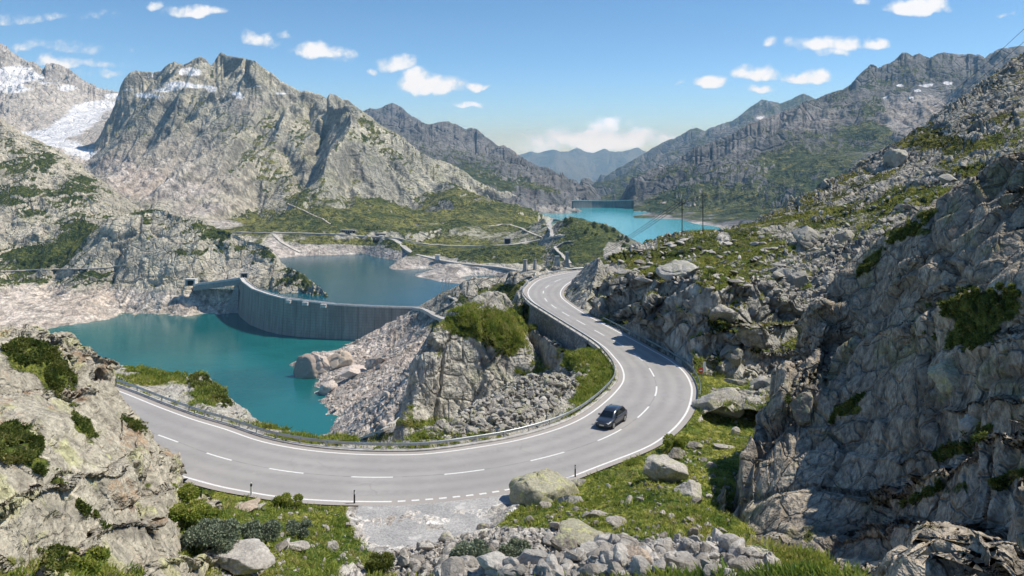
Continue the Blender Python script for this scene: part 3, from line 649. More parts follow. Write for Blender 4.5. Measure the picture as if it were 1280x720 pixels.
SKY_H = [(690, 285), (697, 278), (705, 273), (712, 271), (720, 273), (728, 275), (737, 277), (745, 279), (755, 281), (763, 283), (771, 288), (779, 293), (790, 299), (802, 306), (815, 320)]
def sky_pts(sk, Y): return [W(x, y, Y) for x, y in sk]
terrain('woodhill', 'hill', [W(x, y, 1300 - (x - 712) * .6) for x, y in SKY_H] + [W(x, y, Y) for x, y, Y in [(700, 292, 1240), (720, 300, 1170), (740, 305, 1130), (760, 312, 1080), (780, 318, 1040), (750, 330, 1000), (720, 330, 1010), (690, 330, 1020), (800, 335, 980), (760, 350, 900), (700, 360, 900), (820, 350, 900)]] + [((x - 640) / 1000 * 1420, 1420, -175) for x in (690, 720, 750, 780, 820)] + [((x - 640) / 1000 * Y, Y, z) for x, Y, z in ((662, 1300, -128), (650, 1220, -136), (664, 1120, -140), (676, 1380, -118), (645, 1350, -135), (655, 1000, -150))] + [((x - 640) / 1000 * 1600, 1600, -200) for x in (700, 760, 820)],
        640, 840, 880, 1500, 300, 200, MAT_HILL, [(34, 9, (1, 1, 1.5), (10, 0, 20), .6), (10, 3, (1, 1, 1.3), (0, 20, 0), .4)], SKY_H, .04, 1.6, None, .74, .55, 60,
        grass=[(740, 290, 40, 12, .35), (730, 312, 40, 14, .4)], pale=[(768, 316, 14, 12, .5, .5)], tap=(30, 20, 30))

# left valley side with the rocky knob that carries the dam
SKY_I = [(-80, 110), (-30, 132), (0, 151), (15, 159), (30, 168), (45, 174), (60, 182), (75, 192), (90, 202), (105, 212), (120, 222), (140, 236), (155, 248), (168, 259), (178, 263), (195, 262), (206, 263), (215, 267), (232, 272), (250, 276), (262, 281), (275, 287), (288, 291), (298, 294), (310, 300), (325, 304), (336, 308), (344, 318), (350, 328), (358, 334), (366, 338), (378, 346), (392, 353), (404, 361), (412, 369), (420, 376), (432, 381), (442, 384)]
LOWSH = [(-40, 425), (65, 410), (100, 405), (150, 398), (200, 393), (230, 396), (262, 396), (296, 391)]
ptsI = [WZ(x, y, LOW) for x, y in LOWSH] + [WZ(x, y, LOW - 12) for x, y in [(60, 440), (150, 420), (230, 412), (300, 405), (340, 420)]]
ptsI += [W(x, y, Y) for x, y, Y in [(-60, 385, 1030), (0, 380, 1040), (60, 378, 1055), (120, 372, 1060), (180, 370, 1065), (0, 355, 1100), (100, 350, 1110), (160, 350, 1105), (0, 338, 1140), (80, 337, 1150), (150, 335, 1140), (-60, 300, 1200), (0, 300, 1210), (60, 300, 1215), (100, 300, 1210), (-60, 240, 1340), (0, 230, 1350), (60, 245, 1320), (110, 270, 1270), (0, 180, 1480), (-60, 160, 1500), (60, 205, 1430),
    (112, 285, 1180), (108, 325, 1140), (130, 275, 1190), (160, 270, 1190), (150, 300, 1150), (160, 325, 1120), (200, 280, 1165), (240, 290, 1150), (200, 310, 1120), (250, 312, 1115), (225, 330, 1100), (215, 350, 1078), (200, 375, 1055), (240, 380, 1050), (245, 360, 1066), (280, 362, 1062), (300, 350, 1066), (290, 375, 1049), (270, 335, 1095), (300, 320, 1115), (320, 320, 1110), (310, 335, 1095), (335, 330, 1100), (330, 352, 1060), (350, 345, 1070), (350, 360, 1020), (370, 352, 1055), (390, 362, 1030), (385, 370, 1000), (410, 372, 990), (420, 379, 970), (440, 386, 925)]]
ptsI += [W(x, y, Y) for x, y, Y in zip([s[0] for s in SKY_I], [s[1] for s in SKY_I], np.interp([s[0] for s in SKY_I], [-80, 0, 100, 168, 178, 300, 350, 442], [1560, 1540, 1500, 1440, 1210, 1140, 1100, 940]))]
ptsI += [((x - 640) / 1000 * Y, Y, z) for x, Y, z in [(-80, 1900, 0), (60, 1850, -60), (150, 1750, -110), (190, 1350, -110), (260, 1280, -150), (330, 1230, -165), (380, 1150, -170), (430, 1060, -170), (480, 960, -170), (470, 880, -200)]]
ptsI += [(-230, 885, -192), (-180, 865, -194), (-270, 850, -196), (-200, 840, -198), (-150, 850, -198), (-245, 915, -188)]
def base_low(p):
    z = p.P[..., 2]; return 1 - ss(LOW + 20, LOW + 28, z + (noise(p.P / 30, 'fbm', 3) - .5) * 12)
MAT_LEFT = mat_rock('granite_valley_side', 4, (.60, .555, .45), (.44, .41, .335), (.07, .065, .06), (.36, .35, .22), .5, (.03, .05, .012), (.085, .105, .03), pale=(.62, .55, .475), bump=.9, gbreak=.5, crack=.3)
terrain('leftside', 'hillside', ptsI, -90, 470, 840, 1900, 760, 620, MAT_LEFT, [(60, 15, (1, .7, 1.6), (15, 10, 25), .8), (20, 6, (1, .7, 1.8), (10, -10, 30), .75), (6.5, 1.6, (1, 1, 1.4), (0, 20, 0), .6)], SKY_I, .025, 1.0, (120, 7), .72, .45, 70,
        grass=[(60, 320, 60, 22, .55), (95, 290, 26, 20, .55), (40, 355, 50, 10, .5), (130, 345, 40, 10, .4), (20, 245, 40, 14, .4), (270, 292, 18, 8, .7), (240, 315, 30, 5, .6), (290, 310, 26, 7, .6), (330, 318, 16, 7, .5), (200, 264, 40, 4, .4), (330, 365, 24, 10, .5), (375, 352, 24, 9, .6, .5), (400, 372, 20, 8, .4), (250, 282, 10, 4, .6), (30, 200, 40, 20, .15), (250, 361, 22, 4, .5), (100, 240, 30, 20, .3), (180, 300, 10, 30, .3)], cavs=.55,
        pale=[(100, 385, 130, 16, .9), (230, 378, 40, 22, .4), (275, 375, 30, 16, .55), (300, 335, 30, 14, .2)], base=base_low)

# ------------------------------------------------------------------ near bank: pale shore and the ridge that runs down to the dam
ptsJ = [WZ(x, y, LOW) for x, y in [(300, 560), (360, 545), (396, 535), (410, 522), (398, 505), (388, 490), (376, 477), (370, 463), (371, 452), (388, 444), (412, 436), (441, 423), (452, 414)]]
ptsJ += [WZ(x, y, LOW - 14) for x, y in [(340, 500), (340, 460), (360, 435), (400, 417), (300, 530), (385, 428), (425, 412), (415, 424)]]
ptsJ += [W(x, y, Y) for x, y, Y in [(462, 412, 892), (480, 405, 897), (505, 398, 902), (522, 398, 900), (522, 387, 890), (545, 440, 640), (500, 430, 760), (500, 480, 620), (450, 500, 610), (440, 470, 690), (420, 450, 760), (410, 480, 690), (540, 480, 430), (520, 455, 640), (480, 540, 330), (440, 548, 430), (420, 530, 560), (460, 520, 500), (560, 370, 925), (590, 357, 930), (575, 366, 930), (545, 378, 900), (620, 349, 420), (600, 380, 420), (640, 372, 210), (620, 400, 240), (580, 400, 420), (560, 410, 500), (640, 400, 160), (555, 402, 620), (530, 395, 780), (575, 405, 500), (585, 385, 600), (650, 346, 260), (660, 342, 245), (680, 338.5, 236), (709, 338.5, 225), (690, 345, 205), (655, 362, 182), (668, 385, 158), (652, 356, 196), (740, 341, 230), (398, 442, 772), (386, 450, 768), (412, 440, 800), (600, 356.5, 760), (515, 425, 720), (470, 450, 700)]]
ptsJ += [(-26, 130, -30), (-30, 200, -58), (-60, 130, -30), (-15, 150, -38), (-60, 260, -90), (-100, 300, -130), (-20, 260, -62), (0, 175, -32), (-8, 118, -25), (-90, 130, -45), (-40, 400, -122), (-120, 420, -165), (-5, 300, -55)]
ptsJ += [(x, y, z) for x, y, z in [(19, 252, -10), (12, 252, -10), (25, 235, -9), (30, 270, -17), (15, 285, -20), (10, 222, -6), (30, 150, -12), (40, 180, -12), (20, 130, -16), (26, 192, -10), (45, 230, -16), (10, 140, -25), (14, 170, -22), (40, 320, -60), (20, 500, -110), (-10, 700, -140), (-20, 1000, -165), (-60, 1060, -170), (60, 900, -150), (60, 260, -10), (80, 420, -70)]]
def base_low2(p):
    z = p.P[..., 2]; n_ = (noise(p.P / 30, 'fbm', 3) - .5) * 20
    return (1 - ss(LOW + 24, LOW + 34, z + n_)) * ss(380, 430, p.Y)
MAT_SHORE = mat_rock('granite_shore', 3.0, (.56, .515, .43), (.42, .39, .33), (.06, .058, .055), (.36, .34, .22), .4, (.03, .05, .012), (.12, .13, .03), pale=(.64, .565, .50), bump=1.0, gbreak=.5, crack=.9)
SKY_J = [(548, 379), (556, 372.5), (566, 368), (581, 363), (593, 357.5), (607, 356), (621, 350.5), (636, 347.5), (652, 345), (659, 341.5), (680, 337.5), (709, 338), (740, 336)]
terrain('shore', 'shore', ptsJ, 280, 770, 115, 1060, 620, 760, MAT_SHORE, [(22, 5.0, (1, 1, 1), (10, 0, 20), .35), (7, 2.0, (1, 1, 1), (0, 20, 0), .2), (2.6, .9, (1, 1, 1), (0, 20, 50), .1)], None, .05, 0, (150, 6), .80, .4, 60,
        grass=[(600, 380, 30, 14, .6), (640, 365, 20, 14, .6), (570, 372, 14, 6, .4), (530, 415, 34, 14, .7), (560, 405, 24, 8, .6), (525, 500, 14, 22, .7, .6), (490, 540, 30, 6, .6, -.4), (460, 548, 30, 6, .5), (620, 360, 20, 7, .4), (600, 362, 10, 4, .5)],
        pale=[(450, 470, 90, 46, 1), (500, 440, 50, 50, .9), (420, 520, 60, 26, 1), (470, 515, 40, 22, .9), (390, 455, 30, 26, 1), (510, 400, 20, 6, .4)], base=base_low2, road=(.35, .6, None), fk=lambda p: .15 + .85 * ss(230, 520, p.Y))
# ------------------------------------------------------------------ rock tower and scree mound inside the bend, knoll beyond the guard rail
MAT_NEAR = mat_rock('granite_roadside', 1.0, (.54, .51, .44), (.38, .36, .315), (.055, .053, .05), (.34, .345, .22), .5, (.06, .095, .018), (.26, .26, .06), pale=(.52, .49, .445), bump=.9, gbreak=.45, crack=.25)
_a, _b = arc(IN)[np.linalg.norm(IN[:, :2] - np.array(WZ(752, 432, 0))[:2], axis=1).argmin()], arc(IN)[np.linalg.norm(IN[:, :2] - np.array(WZ(664, 378, 0))[:2], axis=1).argmin()]
WALLC = cut(IN, _a, _b, 40)
inner_pts = [(p[0], p[1], -.35) for p in resample(offset(IN, 1.6), 40)[2:-3] if np.linalg.norm(WALLC[:, :2] - p[:2], axis=1).min() > 2.5]
inner_pts += [(q[0], q[1], z) for q, z in zip(offset(cut(IN, _a, _b, 9), 3.2), (-1.5, -3, -4.5, -6, -7.5, -9, -10, -10, -8))]
ptsK = inner_pts + [W(x, y, Y) for x, y, Y in [(740, 440, 117.5), (700, 448, 114), (650, 476, 103), (600, 503, 94), (560, 526, 87.5), (505, 553, 80.5), (640, 500, 95), (690, 490, 98), (720, 470, 105), (600, 525, 87),
    (545, 426, 131), (540, 530, 128.3), (490, 553, 122.5), (515, 512, 126), (530, 480, 129), (600, 416, 134.5), (600, 495, 131.5), (570, 500, 130), (570, 440, 132), (640, 470, 134), (620, 440, 134.5), (650, 440, 136), (640, 412, 139), (670, 388, 150), (620, 391, 150), (580, 400, 146), (560, 412, 140), (655, 400, 147), (600, 440, 132), (662, 420, 141), (688, 457, 142), (712, 443, 133)]]
ptsK += [(x, y, z) for x, y, z in [(20, 184, -12), (29, 182, -10), (8, 184, -14), (34, 160, -8), (27, 140, -6), (36, 140, -8), (30, 120, -4), (24, 100, -3), (0, 118, -14), (-6, 112, -14), (-14, 108, -14), (5, 124, -14.5), (-22, 122, -40), (-24, 140, -48), (-20, 160, -50), (-10, 178, -48), (2, 180, -34), (-16, 112, -18), (-26, 104, -20), (-3, 107, -12), (4, 110, -10)]]
# knoll
ptsK += [W(x, y, Y) for x, y, Y in [(135, 456, 111), (165, 458, 112), (200, 464, 111), (225, 470, 110), (250, 478, 108), (275, 484, 106), (295, 498, 102), (312, 522, 96), (200, 478, 106), (250, 495, 101), (150, 470, 107), (290, 515, 97), (330, 536, 92), (380, 545, 88), (430, 552, 84.5), (460, 556, 83)]]
ptsK += [(x, y, z) for x, y, z in [(-70, 125, -14), (-55, 126, -16), (-45, 124, -17), (-36, 116, -16), (-30, 106, -15), (-24, 98, -13), (-18, 93, -12), (-100, 120, -6), (-30, 130, -40), (-60, 150, -45)]]
def post_k(p):
    px, py = p.pix()
    scr = p.brush([(650, 505, 60, 30, 1, -.45), (600, 525, 50, 20, 1, -.45), (700, 480, 40, 16, .7, -.4), (560, 540, 30, 8, .7)])
    scr *= (p.Y < 118); d, e, c = fracture(p.P, .95, (1, 1, 1), (10, 20, 30), warp=.2, seed=9); d2, e2, _ = fracture(p.P, .45, (1, 1, 1), (40, 0, 0), warp=.2, seed=4)
    k = np.clip(scr, 0, 1) * ss(.5, 2.5, p.rd)
    p.shift(((d + .2) * .75 + d2 * .25 - np.clip(1 - e / .12, 0, 1) * .3) * k, .5); p.attr['cav'] = np.maximum(p.attr['cav'], k * np.clip(1 - e / .12, 0, 1) * .9)
    p.attr['grass'] = p.attr['grass'] - k * .75; p.attr['pale'] = np.maximum(p.attr['pale'], k * .55)
bendk = terrain('bend', 'hillside', ptsK, 90, 800, 73.5, 182, 1000, 620, MAT_NEAR, [(9, 3.6, (.8, 1, 1.9), (8, 12, 20), .75), (3.2, 1.3, (.8, 1, 1.7), (5, -12, 30), .6), (1.1, .32, (1, 1, 1), (0, 20, 50), .3)], None, .05, 0, None, .74, .42, 9,
        grass=[(600, 405, 60, 22, .7), (630, 425, 30, 24, .6), (660, 395, 30, 18, .7), (740, 470, 34, 34, .75), (720, 445, 30, 12, .6), (760, 480, 16, 20, .5), (200, 466, 60, 8, .7), (270, 490, 28, 14, .7, .5), (225, 488, 50, 5, .3), (390, 548, 60, 6, .7), (560, 545, 60, 4, .45), (540, 530, 60, 8, .5, -.5), (620, 490, 20, 8, .3), (660, 465, 30, 6, .4, -.5)],
        pale=[(160, 466, 18, 5, .7), (290, 505, 16, 12, .4), (210, 487, 40, 5, .6), (330, 541, 30, 4, .5)], road=(.35, 1.2, 1.6), post=post_k, nolip=WALLC, cavs=.5)

# ------------------------------------------------------------------ slope above the outer edge of the road
outer_pts = [(p[0], p[1], -.2) for p in resample(offset(OUT, -1.5), 60)]
oq = [p for p in outer_pts if p[1] > 95 and p[0] > 8]
SKY_Q = [(706, 345), (715, 338), (728, 334), (742, 331), (760, 322), (778, 313), (800, 305), (815, 299), (830, 295), (845, 291), (860, 289), (875, 287), (890, 286), (900, 289), (912, 285), (925, 283), (940, 276), (953, 268), (965, 262), (980, 257), (992, 249), (1003, 243), (1015, 240), (1028, 234), (1040, 229), (1055, 221), (1070, 210), (1085, 199), (1100, 190), (1115, 181), (1130, 172), (1143, 164), (1158, 152), (1172, 143), (1188, 133), (1205, 121), (1222, 109), (1240, 95), (1255, 84), (1268, 75), (1280, 67), (1320, 45), (1380, 12), (1460, -30)]
qY = np.interp([s[0] for s in SKY_Q], [706, 760, 860, 925, 1000, 1100, 1200, 1280, 1460], [212, 222, 232, 245, 262, 285, 305, 320, 350])
ptsQ = [W(s[0], s[1], y) for s, y in zip(SKY_Q, qY)] + oq
ptsQ += [W(x, y, Y) for x, y, Y in [(712, 345, 186), (740, 357, 166), (757, 366, 150), (775, 367, 144), (800, 372, 130), (827, 373, 120), (855, 384, 112.5), (882, 374, 110.5), (905, 373, 111.5), (930, 386, 111), (960, 378, 116), (882, 430, 106), (915, 430, 107), (835, 415, 115), (800, 398, 125), (860, 430, 108.5), (940, 440, 107),
    (740, 345, 190), (780, 335, 185), (820, 330, 180), (860, 330, 172), (860, 308, 205), (900, 310, 195), (820, 315, 205), (780, 325, 205), (900, 340, 160), (940, 330, 162), (940, 300, 200), (980, 300, 190), (990, 330, 158), (1040, 330, 148), (980, 360, 138), (1000, 390, 126), (1050, 380, 125), (970, 425, 114), (1000, 430, 110), (960, 460, 107), (920, 470, 103.5), (900, 485, 101), (960, 490, 100), (1000, 470, 102),
    (1000, 260, 250), (1040, 270, 220), (1000, 280, 218), (1080, 250, 225), (1060, 290, 190), (1100, 270, 180), (1100, 220, 250), (1150, 200, 250), (1150, 240, 200), (1200, 180, 245), (1200, 150, 275), (1260, 150, 240), (1260, 110, 280), (1240, 200, 200), (1180, 260, 160), (1150, 300, 140), (1100, 330, 135), (1300, 220, 160), (1320, 300, 110), (1250, 300, 118), (1200, 350, 105), (1100, 400, 110), (1060, 440, 103), (1400, 200, 150), (1400, 100, 260), (1400, 320, 100), (1420, 60, 300)]]
ptsQ += [((x - 640) / 1000 * Y, Y, z) for x, Y, z in [(706, 245, -14), (760, 265, -18), (860, 285, -20), (925, 300, -12), (1000, 330, -2), (1100, 360, 8), (1200, 390, 25), (1300, 420, 40), (1460, 460, 60)]]
ptsQ += [(20, 90, -.2), (26, 92, 0), (30, 96, .2), (40, 90, 1)]
MAT_SLOPE = mat_rock('granite_slope', 1.3, (.50, .475, .415), (.34, .325, .285), (.045, .045, .045), (.27, .27, .2), .3, (.03, .045, .010), (.145, .145, .032), pale=(.54, .515, .475), bump=.9, gbreak=.5, crack=.6)
def post_q(p):
    k = np.clip(p.brush([(1010, 330, 70, 30, 1), (1050, 310, 60, 26, 1, -.5), (1000, 300, 60, 10, .9, -.4), (1000, 370, 40, 30, .7), (975, 470, 36, 18, .9), (930, 492, 34, 8, .8), (1150, 230, 60, 20, .5, -.6), (1120, 200, 50, 14, .6, -.6), (1220, 140, 70, 20, .6, -.6)]), 0, 1) * ss(1.5, 4, p.rd)
    n_ = ss(.42, .6, noise(p.P / 9 + 8, 'fbm', 3)); k = k * (.2 + .6 * n_)
    d, e, c = fracture(p.P, 1.7, (1, 1, 1), (10, 20, 30), warp=.2, seed=9); d2, e2, _ = fracture(p.P, .8, (1, 1, 1), (40, 0, 0), warp=.2, seed=4)
    p.shift(((d + .25) * 1.3 + d2 * .4 - np.clip(1 - e / .12, 0, 1) * .5) * k, .5); p.attr['cav'] = np.maximum(p.attr['cav'], k * np.clip(1 - e / .12, 0, 1) * .9)
    p.attr['grass'] = p.attr['grass'] - k * .8; p.attr['pale'] = np.maximum(p.attr['pale'], k * .6)
slope = terrain('slope', 'hillside', ptsQ, 690, 1460, 88, 440, 900, 860, MAT_SLOPE, [(16, 5.5, (1.7, .8, 1), (0, -32, 25), .6), (6, 2.2, (1.5, .8, 1), (5, -30, 30), .55), (2.1, .8, (1.3, 1, 1), (0, 20, 50), .35)], SKY_Q, .04, .8, None, .74, .62, 14,
        grass=[(800, 320, 60, 12, .6), (860, 330, 60, 20, .35), (820, 345, 30, 8, .6), (910, 320, 40, 26, .6), (960, 310, 36, 16, .6), (900, 400, 20, 20, .6), (960, 370, 20, 12, .5), (1150, 245, 40, 12, .8, -.5), (1110, 260, 30, 9, .6, -.5), (1180, 180, 60, 10, .6, -.4), (1240, 150, 40, 8, .5, -.5), (1150, 165, 40, 8, .4, -.6), (880, 480, 16, 14, .7), (940, 440, 16, 6, .5), (1050, 265, 30, 5, .6), (880, 360, 14, 16, .4), (1030, 280, 30, 5, .7, -.3), (1215, 215, 24, 9, .9, -.2)],
        pale=[(850, 340, 24, 20, .5, -.8), (905, 300, 10, 10, .6), (760, 335, 20, 5, .4), (800, 310, 24, 5, .4, -.4)], road=(.35, 4.5, None), post=post_q, bed=[((-.1, .5, .86), 13, 6, .3), ((-.2, .45, .86), 4.5, 1.5, 1.1)], sk2=.05, tap=(24, 0, 5), pil=.08)

# ------------------------------------------------------------------ verge between the road and the viewpoint
vo = [p for p in resample(offset(OUT, -1.5), 60) if p[1] < 104]
ptsP = [(p[0], p[1], -.15) for p in vo]
ptsP += [W(x, y, Y) for x, y, Y in [(300, 640, 57), (340, 640, 61), (400, 645, 61.5), (300, 680, 46), (250, 640, 50), (360, 670, 54), (400, 690, 52), (400, 720, 48), (300, 720, 43), (200, 720, 38), (240, 690, 44), (150, 640, 44), (80, 700, 34), (-40, 700, 32), (-40, 600, 42), (60, 600, 46),
    (440, 690, 56), (480, 705, 53.5), (520, 695, 55), (480, 720, 50.5), (560, 720, 47), (600, 690, 52), (640, 660, 57), (640, 700, 48.5), (680, 640, 61), (700, 680, 51), (720, 720, 42.5), (760, 640, 59), (760, 690, 47), (800, 600, 67), (800, 660, 52), (800, 720, 41), (850, 570, 75), (860, 620, 61), (860, 680, 47), (880, 720, 39), (900, 560, 79), (920, 600, 68), (920, 650, 53), (890, 530, 88), (930, 530, 89), (960, 500, 98), (980, 560, 78)]]
ptsP += [(12, 38, 6.4), (15, 45, 2), (20, 60, -2.5), (11, 27, 12), (22, 34, 1), (28, 50, -4), (32, 75, -4), (18, 40, 0), (16, 33, 4), (30, 30, 4), (24, 24, 9)]
ptsP += [(x, y, .02) for x, y in LAYBY[[2, 5, 6]]] + [(-11, 62, .02), (-6, 61.5, .02), (-3, 64, .02), (-8.5, 64, .02)]
ptsP += [(-25, 18, 17), (-8, 18, 19), (0, 18, 20), (10, 18, 20.5), (25, 18, 22), (0, 30, 12.5), (-12, 30, 11.5), (12, 30, 13)]
MAT_VERGE = mat_rock('granite_verge', .55, (.54, .51, .45), (.40, .375, .33), (.06, .057, .05), (.42, .42, .2), .35, (.06, .105, .018), (.25, .26, .06), pale=(.60, .57, .53), bump=.9, gbreak=.45, crack=.5)
RUB = [(600, 680, 80, 22, 1), (700, 690, 80, 34, 1), (780, 700, 60, 24, .9), (520, 700, 50, 20, 1), (560, 700, 60, 30, 1), (880, 700, 80, 22, 1), (650, 715, 120, 20, 1), (300, 705, 34, 16, .9), (420, 625, 5, 26, .8, .4), (310, 632, 20, 7, .8, -.4), (830, 610, 26, 16, .5), (900, 500, 30, 14, .8), (440, 715, 20, 10, .8)]
def post_p(p):
    k = np.clip(p.brush(RUB), 0, 1) * ss(.8, 2.5, p.rd) * (1 - ss(1.2, -.2, dist_poly(LAYBY, p.X, p.Y, True)))
    k = np.where(inside(LAYBY, p.X, p.Y), 0, k)
    d, e, c = fracture(p.P, .62, (1, 1, 1), (10, 20, 30), warp=.2, seed=9); d2, e2, _ = fracture(p.P, .3, (1, 1, 1), (40, 0, 0), warp=.2, seed=4)
    p.shift(((d + .2) * .42 + d2 * .15 - np.clip(1 - e / .12, 0, 1) * .15) * k, .5); p.attr['cav'] = np.maximum(p.attr['cav'] * .3, k * np.clip(1 - e / .12, 0, 1) * .9)
    lay = inside(LAYBY, p.X, p.Y) | (dist_poly(LAYBY, p.X, p.Y, True) < .5)
    p.attr['grass'] = np.where(lay, -1, p.attr['grass'] - k * 1.2); p.attr['pale'] = np.maximum(p.attr['pale'], np.clip(k * .8 + lay, 0, 1))
verge = terrain('verge', 'ground', ptsP, -120, 1080, 18, 106, 1100, 760, MAT_VERGE, [(3.2, .5, (1, 1, 1), (0, 20, 10), .2), (1.1, .22, (1, 1, 1), (0, -30, 0), .1), (.45, .07, (1, 1, 1), (0, 20, 50), 0)], None, .05, 0, None, .7, .75, 5,
        grass=[(300, 660, 120, 40, .5), (400, 640, 40, 20, .4), (760, 640, 60, 30, .45), (870, 640, 70, 60, .5), (900, 560, 50, 30, .6), (830, 590, 40, 16, .4), (400, 700, 40, 20, .4), (660, 660, 40, 10, .4)], road=(.1, .9, .9), post=post_p, keep=lambda p: ~(inside(LAKESIDE, p.X, p.Y) & (p.rd > -3.5) & (dist_poly(resample(OUT, 60), p.X, p.Y) > 2)) & (p.rd > -3))

# ------------------------------------------------------------------ crag on the right and outcrop on the left, close to the viewpoint
MAT_CRAG = mat_rock('granite_crag', .45, (.55, .475, .375), (.38, .335, .27), (.055, .05, .046), (.27, .28, .13), .55, (.035, .055, .010), (.17, .18, .045), bump=1.0, gbreak=.5, crack=.55)
SKY_O = [(905, 660), (912, 635), (918, 612), (921, 590), (924, 568), (934, 552), (944, 538), (948, 520), (956, 505), (966, 480), (974, 458), (984, 440), (996, 428), (1004, 412), (1012, 390), (1024, 372), (1038, 356), (1047, 340), (1060, 327), (1075, 315), (1090, 305), (1105, 294), (1120, 283), (1135, 274), (1150, 264), (1165, 252), (1180, 241), (1195, 230), (1210, 220), (1225, 214), (1240, 206), (1255, 198), (1270, 192), (1285, 187), (1320, 176), (1380, 160), (1460, 145)]
oY = np.interp([s[0] for s in SKY_O], [905, 921, 944, 984, 1047, 1135, 1280, 1460], [55, 62, 66, 69, 72, 72.5, 66, 56])
ptsO = [W(s[0], s[1], y) for s, y in zip(SKY_O, oY)][2:]
ptsO += [W(x, y, Y) for x, y, Y in [(1090, 400, 65), (1050, 400, 69), (1040, 470, 66), (1000, 540, 61), (970, 600, 57), (960, 640, 53.5), (1050, 540, 58), (1030, 620, 52.5), (1080, 362, 68.5), (1140, 328, 62.5), (1200, 300, 56.5), (1280, 262, 51), (1140, 345, 61.5), (1200, 318, 55.3), (1280, 283, 50), (1060, 430, 65), (1130, 385, 57.5), (1200, 352, 51), (1280, 327, 45.5), (1110, 480, 56), (1180, 430, 49.5), (1240, 415, 44.5), (1290, 405, 41.5), (1100, 560, 52), (1180, 520, 46), (1250, 490, 41), (1300, 500, 37), (1100, 620, 48.5), (1200, 600, 40), (1280, 580, 34), (1060, 650, 48), (990, 670, 48), (960, 720, 41), (1040, 700, 40), (1120, 680, 39), (1130, 640, 43), (1200, 650, 35), (1280, 640, 30), (1150, 720, 33), (1250, 720, 27), (1350, 640, 26), (1400, 500, 30), (1400, 350, 38), (1400, 250, 46), (1400, 720, 22)]]
ptsO += [(x, y, z) for x, y, z in [(21, 70, -1), (25, 78, -1), (33, 86, 1), (24, 90, -4), (34, 95, -3), (47, 95, 3), (62, 95, 9), (72, 88, 13), (16, 58, 0), (13, 46, 3), (14, 36, 9), (20, 20, 17), (30, 15, 20), (75, 66, 20)]]
def post_o(p):
    p.attr['cav'] = p.attr['cav'] * .85
terrain('crag', 'rock_outcrop', ptsO, 890, 1470, 16, 100, 780, 900, MAT_CRAG, [(11, 2.6, (2.4, 1.1, .8), (0, -38, 25), .3), (4.2, 1.0, (1.8, .9, 1), (5, -42, 30), .3), (1.5, .28, (1.5, 1, 1), (0, -30, 40), .25), (.55, .07, (1, 1, 1), (0, 20, 50), .1)], SKY_O, .10, 1.0, None, .92, .3, 6,
        grass=[(1230, 385, 60, 26, .9), (1210, 420, 50, 16, .7), (1130, 290, 40, 7, .7, -.5), (1090, 330, 22, 8, .5, -.6), (1060, 512, 22, 9, .8), (1200, 560, 30, 10, .6), (1180, 610, 40, 12, .5), (1150, 620, 20, 6, .6), (985, 500, 10, 16, .5), (1010, 670, 8, 12, .5), (1250, 610, 14, 4, .7), (1270, 350, 20, 12, .6)], post=post_o, bed=[((.05, .47, .88), 9, 3.0, 2.3), ((.1, .42, .9), 3.1, .8, .7)], sk2=.08, pil=.06, rec=.6, fk=lambda p: (.35 + .65 * ss(3, 9, p.H)) * (1 - .62 * np.clip(p_brush0(p, [(1180, 270, 130, 60), (1080, 350, 60, 50), (1110, 470, 70, 80), (1250, 330, 60, 40)]), 0, 1)))
MAT_OUTC = mat_rock('granite_outcrop', .4, (.53, .485, .385), (.40, .36, .285), (.09, .085, .08), (.52, .52, .24), .6, (.04, .07, .012), (.15, .17, .04), bump=.9, gbreak=.4, crack=.2, stain=.8)
SKY_N = [(-140, 400), (-60, 404), (0, 407), (30, 407), (50, 409), (75, 417), (95, 425), (110, 432), (122, 440), (128, 450), (134, 462), (139, 474), (143, 490), (150, 505), (155, 518), (165, 524), (175, 531), (186, 536), (192, 548), (200, 556), (208, 570), (212, 582), (220, 595), (230, 610), (238, 624), (228, 640)]
nY = np.interp([s[0] for s in SKY_N], [-140, 0, 110, 155, 212, 240], [62, 66, 63, 59, 55, 52])
ptsN = [W(s[0], s[1], y) for s, y in zip(SKY_N, nY)]
ptsN += [W(x, y, Y) for x, y, Y in [(0, 430, 60), (60, 440, 59), (100, 460, 57), (60, 480, 52), (0, 460, 52), (110, 500, 53), (140, 530, 53), (120, 550, 49), (160, 570, 50), (190, 600, 49.5), (215, 625, 49), (185, 630, 46.5), (150, 600, 46), (205, 655, 45),
    (0, 475, 46), (40, 510, 44), (80, 540, 42), (110, 570, 41.5), (140, 600, 41), (170, 640, 40.5), (200, 675, 40), (213, 694, 39.5), (190, 700, 37.5), (150, 690, 36), (100, 680, 34), (50, 660, 33), (0, 640, 32), (60, 600, 36), (0, 560, 37), (100, 630, 37), (60, 720, 30), (130, 720, 33), (-60, 720, 27), (-60, 600, 32), (-100, 500, 40), (-100, 430, 54)]]
ptsN += [(x, y, z) for x, y, z in [(-52, 88, -4), (-40, 84, -4), (-34, 76, -3), (-27, 68, -2.5), (-22, 60, -1), (-18.5, 52, 2), (-15.5, 44, 5), (-13, 38, 7), (-11, 30, 9), (-75, 88, 0), (-13, 26, 12), (-25, 22, 16), (-35, 62.8, 6.5)]]
def post_n(p):
    p.attr['snow'] = p.attr['snow'] * 0 - 1
    p.attr['cav'] = np.maximum(p.attr['cav'] * .9, .8 * np.clip(p.brush([(80, 640, 60, 14, .7, .4), (170, 660, 40, 16, .8, .8), (120, 610, 16, 10, .4)]), 0, 1))
